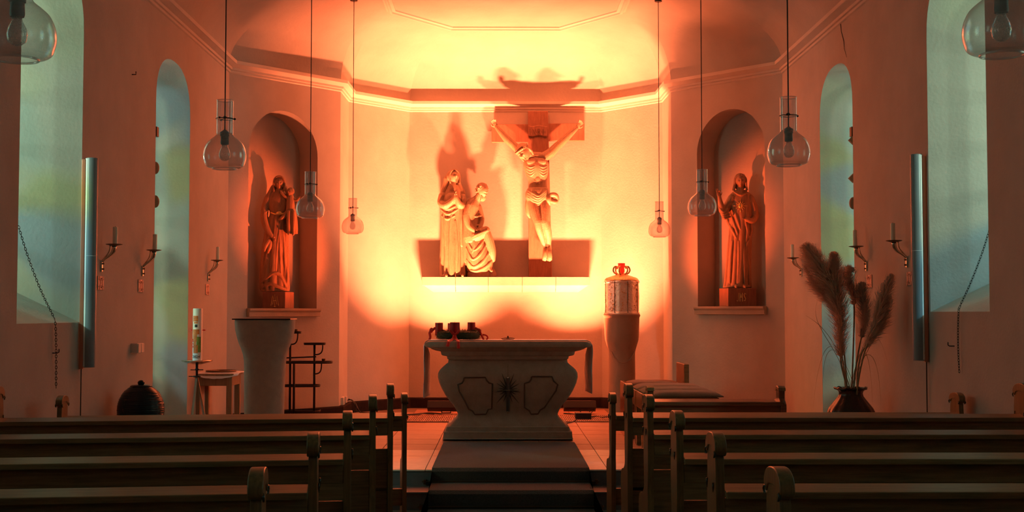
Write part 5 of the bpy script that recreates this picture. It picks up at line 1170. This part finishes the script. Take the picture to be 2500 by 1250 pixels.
g.robe([(506, 1310, 10, 12, 14, .06), (497, 1311, 20, 13, 19, .06), (486, 1312, 29, 13, 22, .05), (474, 1312, 30, 13, 22, .04), (464, 1313, 27, 13, 20, .03), (460, 1314, 25, 13, 18, .02)], 9, 0.6)
g.B((1350, 487, 23), (9, 6, 7))
for k in range(5): g.G([(1287+k, 467+k*6, 26), (1300, 475+k*6, 35), (1313, 482+k*5, 36), (1326, 473+k*5, 34), (1337, 463+k*4, 24)], 2.6, 8)
g.T([(1336, 484, 24), (1346, 478, 26), (1356, 480, 24), (1361, 490, 22)], [5, 6, 6.5, 4], 12); g.T([(1338, 487, 24), (1347, 494, 26), (1356, 495, 24), (1362, 488, 20)], [5, 5.5, 5, 3], 12); g.T([(1340, 480, 25), (1338, 490, 28), (1341, 500, 24)], [5, 6.5, 4], 10)
g.T([(1289, 480, 14), (1287, 500, 12), (1289, 520, 10), (1293, 531, 9)], [4, 6, 6, 3], 10)
sculpt('loincloth', g, STAT, cr, 0.005, 1)
# ------- standing veiled figure under the cross
def place(name, label, Yc, px, z, cat='statue'): return thing(name, label, cat, (at(px, 600, Yc).x, Yc, z))
MYY = YB-0.125; t1 = place('standing_statue', 'carved veiled woman standing with clasped hands at the left of the crucifix', MYY, 1105, z0)
def zbase(fig, zb):
    fig.mb.v = [(x, y, max(z, zb)) for x, y, z in fig.mb.v]
f = Fig(MYY)
f.robe([(673, 1106, 29, 0, 21, .12), (668, 1106, 30, 0, 21, .12), (640, 1106, 30, 0, 20, .12), (600, 1106, 29, 0, 19, .11), (565, 1105, 28, 0, 18, .09), (530, 1104, 28, 0, 18, .05), (505, 1104, 30, 0, 19, .03), (485, 1105, 29, 0, 18, .02), (468, 1106, 24, 0, 15, .02), (452, 1106, 15, 1, 12, .01)], 11, 0.9)
f.head((1107, 434, 6), 17, yaw=28, pitch=-14)
f.HB((0, 0.28, 0.12), (0.98, 0.95, 1.02))
f.HT([(-0.72, -0.30, -0.9), (-0.84, -0.42, -0.2), (-0.74, -0.55, 0.4), (-0.35, -0.72, 0.85), (0.2, -0.72, 0.88), (0.68, -0.55, 0.5), (0.82, -0.42, -0.1), (0.7, -0.3, -0.9)], 0.13)
f.T([(1092, 437, 3), (1090, 452, 3), (1084, 468, 2), (1080, 485, 4)], [9, 9, 9, 7], 12); f.T([(1118, 440, 2), (1121, 455, 2), (1128, 470, 1), (1132, 490, 3)], [6, 7, 8, 7], 12)
f.T([(1105, 450, 8), (1106, 462, 8)], [9, 10], 12)
f.T([(1080, 478, 6), (1077, 495, 8), (1088, 503, 18), (1105, 492, 24), (1111, 480, 24)], [9, 9, 9, 6.5, 4.5], 14); f.T([(1130, 482, 6), (1131, 500, 8), (1124, 502, 18), (1116, 488, 24), (1114, 479, 24)], [8, 8, 8, 6, 4.5], 14)
f.hand((1111, 480, 25), (0.25, -0.1, 1), (1, -0.2, 0), 14, 0.35, 1); f.hand((1116, 480, 25), (-0.1, -0.1, 1), (-1, -0.2, 0), 14, 0.5, -1)
for k, (a, b, c) in enumerate((((1075, 497, 10), (1092, 512, 22), (1112, 505, 20)), ((1078, 512, 12), (1095, 524, 22), (1118, 512, 22)), ((1080, 528, 12), (1094, 536, 20), (1110, 528, 22)), ((1084, 520, 16), (1086, 545, 18), (1088, 600, 20)), ((1128, 505, 12), (1126, 540, 16), (1128, 600, 16)))): f.G([a, b, c], 3.4 if k < 3 else 4, 8)
f.B((1104, 488, 10), (20, 12, 18)); f.G([(1098, 655, 20), (1100, 560, 20), (1104, 515, 20)], 3.2, 8); f.G([(1116, 665, 22), (1116, 600, 20), (1112, 540, 19)], 4, 8)
f.T([(1090, 673, 14), (1091, 674, 25)], [4, 3.5], 10); f.T([(1129, 673, 12), (1130, 674, 24)], [4, 3.5], 10)
f.robe([(676, 1105, 30, 0, 18, 0), (673, 1105, 31, 0, 19, 0), (671, 1105, 28, 0, 18, 0)], 3, 0, 0); zbase(f, z0+0.001)
sculpt('figure', f, STAT, t1, 0.0036, 1)
# ------- seated figure with a paper on the knee
t2 = place('seated_statue', 'carved bearded figure sitting with a book on the knee beside the crucifix', MYY-0.005, 1172, z0)
f = Fig(MYY)
f.T([(1153, 580, 2), (1150, 550, 0), (1150, 520, 0), (1155, 500, 2), (1163, 488, 4)], [22, 21, 21, 18, 11], 24)
f.T([(1140, 500, 0), (1135, 530, -4), (1136, 580, -4), (1140, 640, -2)], [10, 12, 15, 14], 16)
f.head((1178, 466, 10), 16, yaw=42, pitch=34, beard=1.3); f.T([(1164, 490, 5), (1172, 476, 8)], [9, 9], 12)
f.HB((0, 0.22, 0.22), (0.9, 0.95, 0.92))
rnd2 = random.Random(4)
for k in range(26):
    a = rnd2.uniform(-PI*0.15, PI*1.15); z_ = rnd2.uniform(-0.5, 0.95); rr = math.sqrt(max(0.05, 1-z_*z_*0.8)); f.HB((0.9*rr*math.cos(a), 0.15+0.95*rr*math.sin(a), z_), (0.17, 0.17, 0.15))
for k in range(7): f.HT([(-0.4+k*0.13, -0.72, -0.6), (-0.35+k*0.12, -0.9, -0.95), (-0.2+k*0.07, -0.85, -1.35)], 0.10)
f.T([(1147, 502, 10), (1140, 528, 14), (1146, 552, 18), (1160, 564, 24)], [10, 9.5, 8, 5], 14); f.hand((1160, 564, 24), (1, -0.2, 0.0), (0, -0.2, -1), 17, 0.25, 1)
f.T([(1168, 505, 2), (1176, 535, 4), (1172, 558, 16)], [8, 7, 5], 12)
f.T([(1150, 582, 4), (1168, 574, 12), (1186, 564, 16)], [18, 16, 11], 18)
f.robe([(663, 1172, 32, 2, 19, .03), (645, 1170, 34, 4, 20, .04), (625, 1170, 34, 4, 20, .05), (605, 1167, 31, 3, 19, .04), (588, 1162, 27, 2, 18, .03), (572, 1158, 22, 2, 15, .03)], 10, 0.3, twist=0.05)
f.T([(1186, 566, 14), (1195, 590, 14), (1201, 615, 12), (1203, 634, 8)], [11, 11, 10, 7], 14)
for pts, r in ((((1136, 590, 12), (1150, 612, 24), (1166, 600, 26), (1178, 580, 20)), 2.4), (((1134, 606, 14), (1148, 634, 26), (1168, 620, 28), (1184, 590, 20)), 2.8), (((1135, 635, 16), (1150, 652, 26), (1172, 640, 28), (1192, 610, 20)), 3), (((1140, 660, 18), (1160, 662, 24), (1182, 650, 26), (1200, 630, 18)), 3.2), (((1150, 580, 18), (1152, 600, 22), (1148, 618, 22)), 3), (((1144, 515, 18), (1154, 530, 20), (1168, 528, 18)), 3), (((1145, 545, 16), (1158, 552, 18), (1170, 545, 14)), 2.5)): (f.G if pts[0][1] > 575 else f.T)([(p[0]+6, p[1], p[2]-3) for p in pts], r*1.3 if pts[0][1] > 575 else r*0.8, 8)
f.robe([(676, 1176, 36, 0, 19, 0), (668, 1176, 36, 0, 19, 0), (656, 1176, 30, 0, 17, 0), (648, 1176, 22, 0, 14, 0)], 5, 0.4, 1.0)
f.T([(1196, 640, 10), (1196, 655, 12), (1200, 662, 16)], [5, 5, 4], 10); zbase(f, z0+0.001)
sculpt('figure', f, STAT, t2, 0.0036, 1)
pp = Fig(MYY); p0, p1 = pp.P((1157, 580, 24)), pp.P((1190, 567, 24)); mb = MB(); mb.loft([[p0+Vector((0, -0.05, 0)), p1+Vector((0, -0.05, 0)), p1+Vector((0, 0.05, 0.02)), p0+Vector((0, 0.05, 0.02))], [q+Vector((0.002, 0, 0.018)) for q in (p0+Vector((0, -0.05, 0)), p1+Vector((0, -0.05, 0)), p1+Vector((0, 0.05, 0.02)), p0+Vector((0, 0.05, 0.02)))]]); put('book', mb, STAT, t2, bev=0.004)
# ------- niche figures
def plinth(sgn, pxa, pxb, py0, label):
    n = NICHE[sgn]; c = n['mid']-n['nin']*0.10; zt = at((pxa+pxb)/2, py0, c.y).z; zb = n['zb']+0.0005
    M = Matrix.Translation((at((pxa+pxb)/2, 730, c.y).x, c.y, 0)) @ Matrix.Rotation(-sgn*math.radians(-14), 4, 'Z')
    w = (pxb-pxa)*c.y/F/2; r = thing('statue_plinth', label, 'plinth', (M.translation.x, c.y, zb)); mb = MB(); mb.box(-w, w, -0.115, 0.115, zb, zt, M); put('block', mb, CROSSW, r, bev=0.004); return r, M, zb, zt, c, w
pl, M, zb, zt, cc, w = plinth(-1, 650, 709, 713, 'wooden plinth with a gilded letter monogram under the left niche statue')
def pm(M, x, z): return M @ Vector((x, -0.116, z))
mb = MB(); zc = zb+(zt-zb)*0.18; hh = (zt-zb)*0.68; ex = (M.to_3x3() @ Vector((1, 0, 0)))
for ln in ([(-.5, 0), (-.28, .85), (0, .25), (.28, .85), (.5, 0)], [(-.28, .1), (0, 1), (.28, .1)], [(-.16, .42), (.16, .42)], [(0, .25), (0, -.12)], [(-.1, -.1), (.1, -.1)]): mb.tube([pm(M, 0.012+x*0.085, zc+z*hh) for x, z in ln], 0.0028, 5, True)
put('gilded_monogram', mb, GOLD, pl)
pr_, M2, zb2, zt2_, cc2, w2 = plinth(1, 1764, 1838, 704, 'wooden plinth with the gilded letters JHS under the right niche statue')
mb = MB(); zc = zb2+(zt2_-zb2)*0.28; hh = (zt2_-zb2)*0.45
for ln in ([(-.40, 1), (-.40, .2), (-.48, 0), (-.6, .05)], [(-.2, 0), (-.2, 1)], [(.12, 0), (.12, 1)], [(-.2, .5), (.12, .5)], [(-.04, .5), (-.04, .8)], [(.58, .85), (.45, 1), (.33, .8), (.42, .52), (.56, .35), (.5, .08), (.33, .08)]): mb.tube([pm(M2, -0.01+x*0.085, zc+z*hh) for x, z in ln], 0.0028, 5, True)
put('gilded_letters', mb, GOLD, pr_)
YN = cc.y; t3 = place('niche_statue', 'carved hooded woman holding a child on her arm in the left wall niche', YN, 672, zt)
f = Fig(YN); f.robe([(711, 672, 32, 0, 24, .10), (700, 671, 34, 0, 24, .12), (670, 670, 33, 0, 23, .12), (640, 671, 32, 0, 22, .12), (600, 673, 30, 0, 21, .10), (565, 676, 28, 0, 19, .08), (540, 679, 26, 0, 17, .06), (524, 681, 22, 0, 15, .05), (508, 682, 25, 0, 16, .03), (490, 682, 29, 0, 17, .02), (476, 681, 27, 0, 15, .01), (464, 681, 14, 0, 11, .01)], 12, 0.4)
f.head((683, 447, 8), 15.5, yaw=8, pitch=4); f.HB((0, 0.25, 0.15), (1.0, 0.92, 1.05)); f.T([(682, 456, 4), (682, 470, 4)], [7.5, 9], 12)
f.HT([(-0.8, -0.2, -1.3), (-0.86, -0.35, -0.4), (-0.78, -0.5, 0.35), (-0.4, -0.68, 0.9), (0, -0.72, 1.0), (0.4, -0.68, 0.9), (0.78, -0.5, 0.35), (0.86, -0.35, -0.4), (0.7, -0.2, -1.2)], 0.15)
f.T([(668, 458, 2), (662, 472, 4), (656, 484, 4), (652, 496, 6)], [7, 8, 9, 8], 12); f.T([(696, 458, 0), (700, 470, 0), (704, 480, 0)], [6, 7, 6], 10)
f.T([(656, 484, 4), (648, 508, 4), (647, 534, 8), (655, 560, 16), (668, 578, 20)], [10, 9.5, 9.5, 8, 4.6], 14); f.hand((668, 578, 21), (0.5, -0.2, -0.8), (0.4, 0.6, 0.1), 15, 0.25, -1)
for k in range(5): f.T([(641+k, 510+k*9, 9), (648, 520+k*9, 13), (655, 516+k*9, 10)], [2.0, 2.4, 1.8], 8)
f.T([(706, 486, 2), (712, 508, 6), (702, 525, 18), (692, 534, 22)], [9, 8.5, 7, 4.5], 12); f.hand((694, 532, 22), (-0.8, -0.1, -0.5), (0, 0.5, -0.4), 13, 0.3, 1)
for (x0, y0, x1, y1, x2, y2, r) in ((676, 535, 672, 590, 666, 690, 2.6), (684, 535, 686, 600, 690, 700, 2.6), (692, 545, 696, 610, 700, 700, 2.4), (690, 540, 680, 600, 676, 680, 2.6), (660, 590, 652, 640, 646, 690, 2.6)): f.G([(x0, y0, 16), (x1, y1, 22), (x2, y2, 24)], r*1.15, 8)
f.T([(660, 590, 22), (654, 600, 24), (650, 612, 22)], [6, 7, 4], 10); f.T([(664, 592, 22), (662, 606, 24), (658, 617, 22)], [4, 5, 3], 10)
f.G([(642, 690, 20), (655, 680, 26), (672, 668, 28), (686, 672, 26), (696, 690, 24), (700, 700, 20)], 5, 8); f.G([(646, 704, 22), (664, 694, 26), (680, 700, 27), (698, 706, 20)], 5, 8)
f.T([(701, 706, 8), (703, 680, 10), (702, 655, 10), (701, 650, 10)], [4, 4, 2, 1], 8); f.robe([(712, 671, 33, 0, 24, 0), (708, 671, 34, 0, 24, 0), (705, 671, 30, 0, 22, 0)], 3, 0, 0); zbase(f, zt+0.001)
sculpt('figure', f, STATD, t3, 0.0036, 1)
g = Fig(YN); g.head((711, 470, 14), 10, yaw=-20, pitch=0); g.HB((0, 0.2, 0.15), (0.95, 0.9, 1.0))
g.T([(711, 482, 12), (711, 500, 13), (711, 520, 14)], [8.5, 10, 10], 14); g.T([(705, 485, 14), (697, 480, 18), (691, 472, 20)], [4, 3.6, 2.6], 10); g.hand((691, 472, 20), (-0.4, -0.3, 0.8), (0, -1, 0), 7, 0.3, 1)
g.T([(718, 486, 12), (726, 490, 14), (733, 484, 16)], [4, 3.6, 2.6], 10); g.hand((733, 484, 16), (0.7, -0.3, 0.5), (0, -1, 0), 7, 0.3, -1)
g.robe([(572, 716, 12, 13, 10, .12), (560, 716, 12.5, 13, 10, .14), (540, 715, 12.5, 13, 11, .12), (520, 713, 12, 13, 11, .08), (508, 711, 10, 13, 9, .03)], 7, 0.3)
g.T([(709, 520, 22), (708, 545, 24), (709, 566, 22), (709, 573, 25)], [5, 4.5, 3.6, 3.2], 10); g.T([(720, 520, 22), (721, 545, 24), (720, 568, 22), (720, 574, 25)], [5, 4.5, 3.6, 3.2], 10)
for k in range(4): g.T([(704+k*5, 515, 22), (706+k*5, 540, 24), (705+k*5, 562, 22)], 1.8, 8)
sculpt('child_figure', g, STATD, t3, 0.0034, 1, 'carved child held on the left arm')
b_ = Fig(YN); mb = MB(); q = b_.P((684, 522, 17)); mb.ball(q, (0.030, 0.010, 0.020)); mb.tube([b_.P((664, 520, 16)), b_.P((674, 524, 18)), b_.P((690, 524, 18)), b_.P((704, 519, 14))], 0.008, 8); put('gilded_girdle', mb, GOLD, t3, smooth=True)
# right niche
YM = cc2.y; t4 = place('niche_statue', 'carved long-haired man with raised hand and gilded heart in the right wall niche', YM, 1803, zt2_)
f = Fig(YM); f.robe([(702, 1800, 33, 0, 24, .10), (690, 1801, 31, 0, 23, .12), (650, 1803, 29, 0, 21, .13), (610, 1805, 28, 0, 20, .12), (575, 1807, 27, 0, 19, .10), (545, 1808, 27, 0, 18, .06), (520, 1808, 27, 0, 18, .04), (500, 1808, 28, 0, 18, .02), (485, 1808, 29, 0, 17, .01), (474, 1808, 25, 0, 15, .01), (464, 1807, 12, 0, 10, .0)], 12, 0.9)
f.head((1806, 442, 8), 16, yaw=-5, pitch=3, beard=0.8); f.HB((0, 0.2, 0.18), (0.92, 0.92, 1.0)); f.T([(1806, 454, 4), (1806, 470, 4)], [8, 9], 12)
for s_ in (-1, 1):
    for k in range(4): f.HT([(s_*(0.15+k*0.12), -0.55+k*0.2, 0.85), (s_*0.78, -0.35+k*0.2, 0.35), (s_*0.86, -0.2+k*0.2, -0.5), (s_*(0.95+k*0.04), 0.0+k*0.15, -1.35)], 0.17)
f.HB((0, 0.42, -0.75), (0.85, 0.55, 0.75))
f.T([(1786, 484, 6), (1774, 504, 6), (1764, 516, 10), (1757, 500, 16), (1753, 482, 18)], [10, 9.5, 10, 7, 4.4], 14); f.hand((1752, 482, 18), (-0.1, -0.1, 1), (0.1, -1, 0), 23, 0.15, -1, fold=(2, 3))
for k in range(4): f.T([(1752+k*2, 506+k*6, 16), (1762+k, 520+k*5, 22), (1774+k*2, 512+k*6, 16)], [2.4, 3.2, 2.4], 8)
f.T([(1830, 484, 4), (1840, 508, 2), (1842, 530, 4), (1832, 540, 14), (1818, 536, 22)], [10, 10, 9, 8, 4.6], 14); f.hand((1820, 537, 22), (-0.8, -0.3, 0.2), (0, 0.4, -1), 15, 0.35, 1)
for (a, b, c, r) in (((1778, 505, 16), (1788, 540, 22), (1798, 572, 22), 3), ((1785, 495, 18), (1795, 530, 22), (1804, 560, 22), 3), ((1770, 520, 16), (1782, 552, 22), (1795, 582, 22), 3.4), ((1816, 540, 24), (1822, 565, 26), (1818, 590, 24), 4), ((1828, 540, 20), (1832, 560, 22), (1829, 578, 20), 4), ((1820, 575, 24), (1826, 585, 24), (1818, 600, 22), 4),
                     ((1800, 590, 22), (1800, 640, 24), (1797, 692, 26), 3), ((1812, 600, 20), (1813, 645, 22), (1814, 694, 24), 3), ((1786, 590, 18), (1782, 630, 20), (1779, 690, 20), 3), ((1822, 610, 16), (1825, 650, 18), (1827, 694, 18), 3)): f.G([a, b, c], r*1.15, 8)
f.T([(1790, 470, 14), (1806, 478, 18), (1822, 471, 14)], 2.2, 8)
f.T([(1792, 698, 20), (1792, 701, 30)], [4.5, 4], 10); f.T([(1812, 698, 20), (1814, 701, 28)], [4.5, 4], 10); f.robe([(703, 1800, 33, 0, 24, 0), (700, 1800, 35, 0, 24, 0), (697, 1800, 30, 0, 22, 0)], 3, 0, 0); zbase(f, zt2_+0.001)
sculpt('figure', f, STATD, t4, 0.0036, 1)
g = Fig(YM); mb = MB(); c = g.P((1804, 504, 20)); mb.ball(c, (0.022, 0.014, 0.028))
for k in range(12):
    a = 2*PI*k/12; L_ = 0.075 if k % 3 == 0 else 0.055; mb.tube([c+Vector((0.02*math.cos(a), 0.004, 0.02*math.sin(a))), c+Vector((L_*math.cos(a), 0.008, L_*math.sin(a)))], [0.0045, 0.0012], 5)
put('gilded_heart', mb, GOLD, t4, smooth=True)
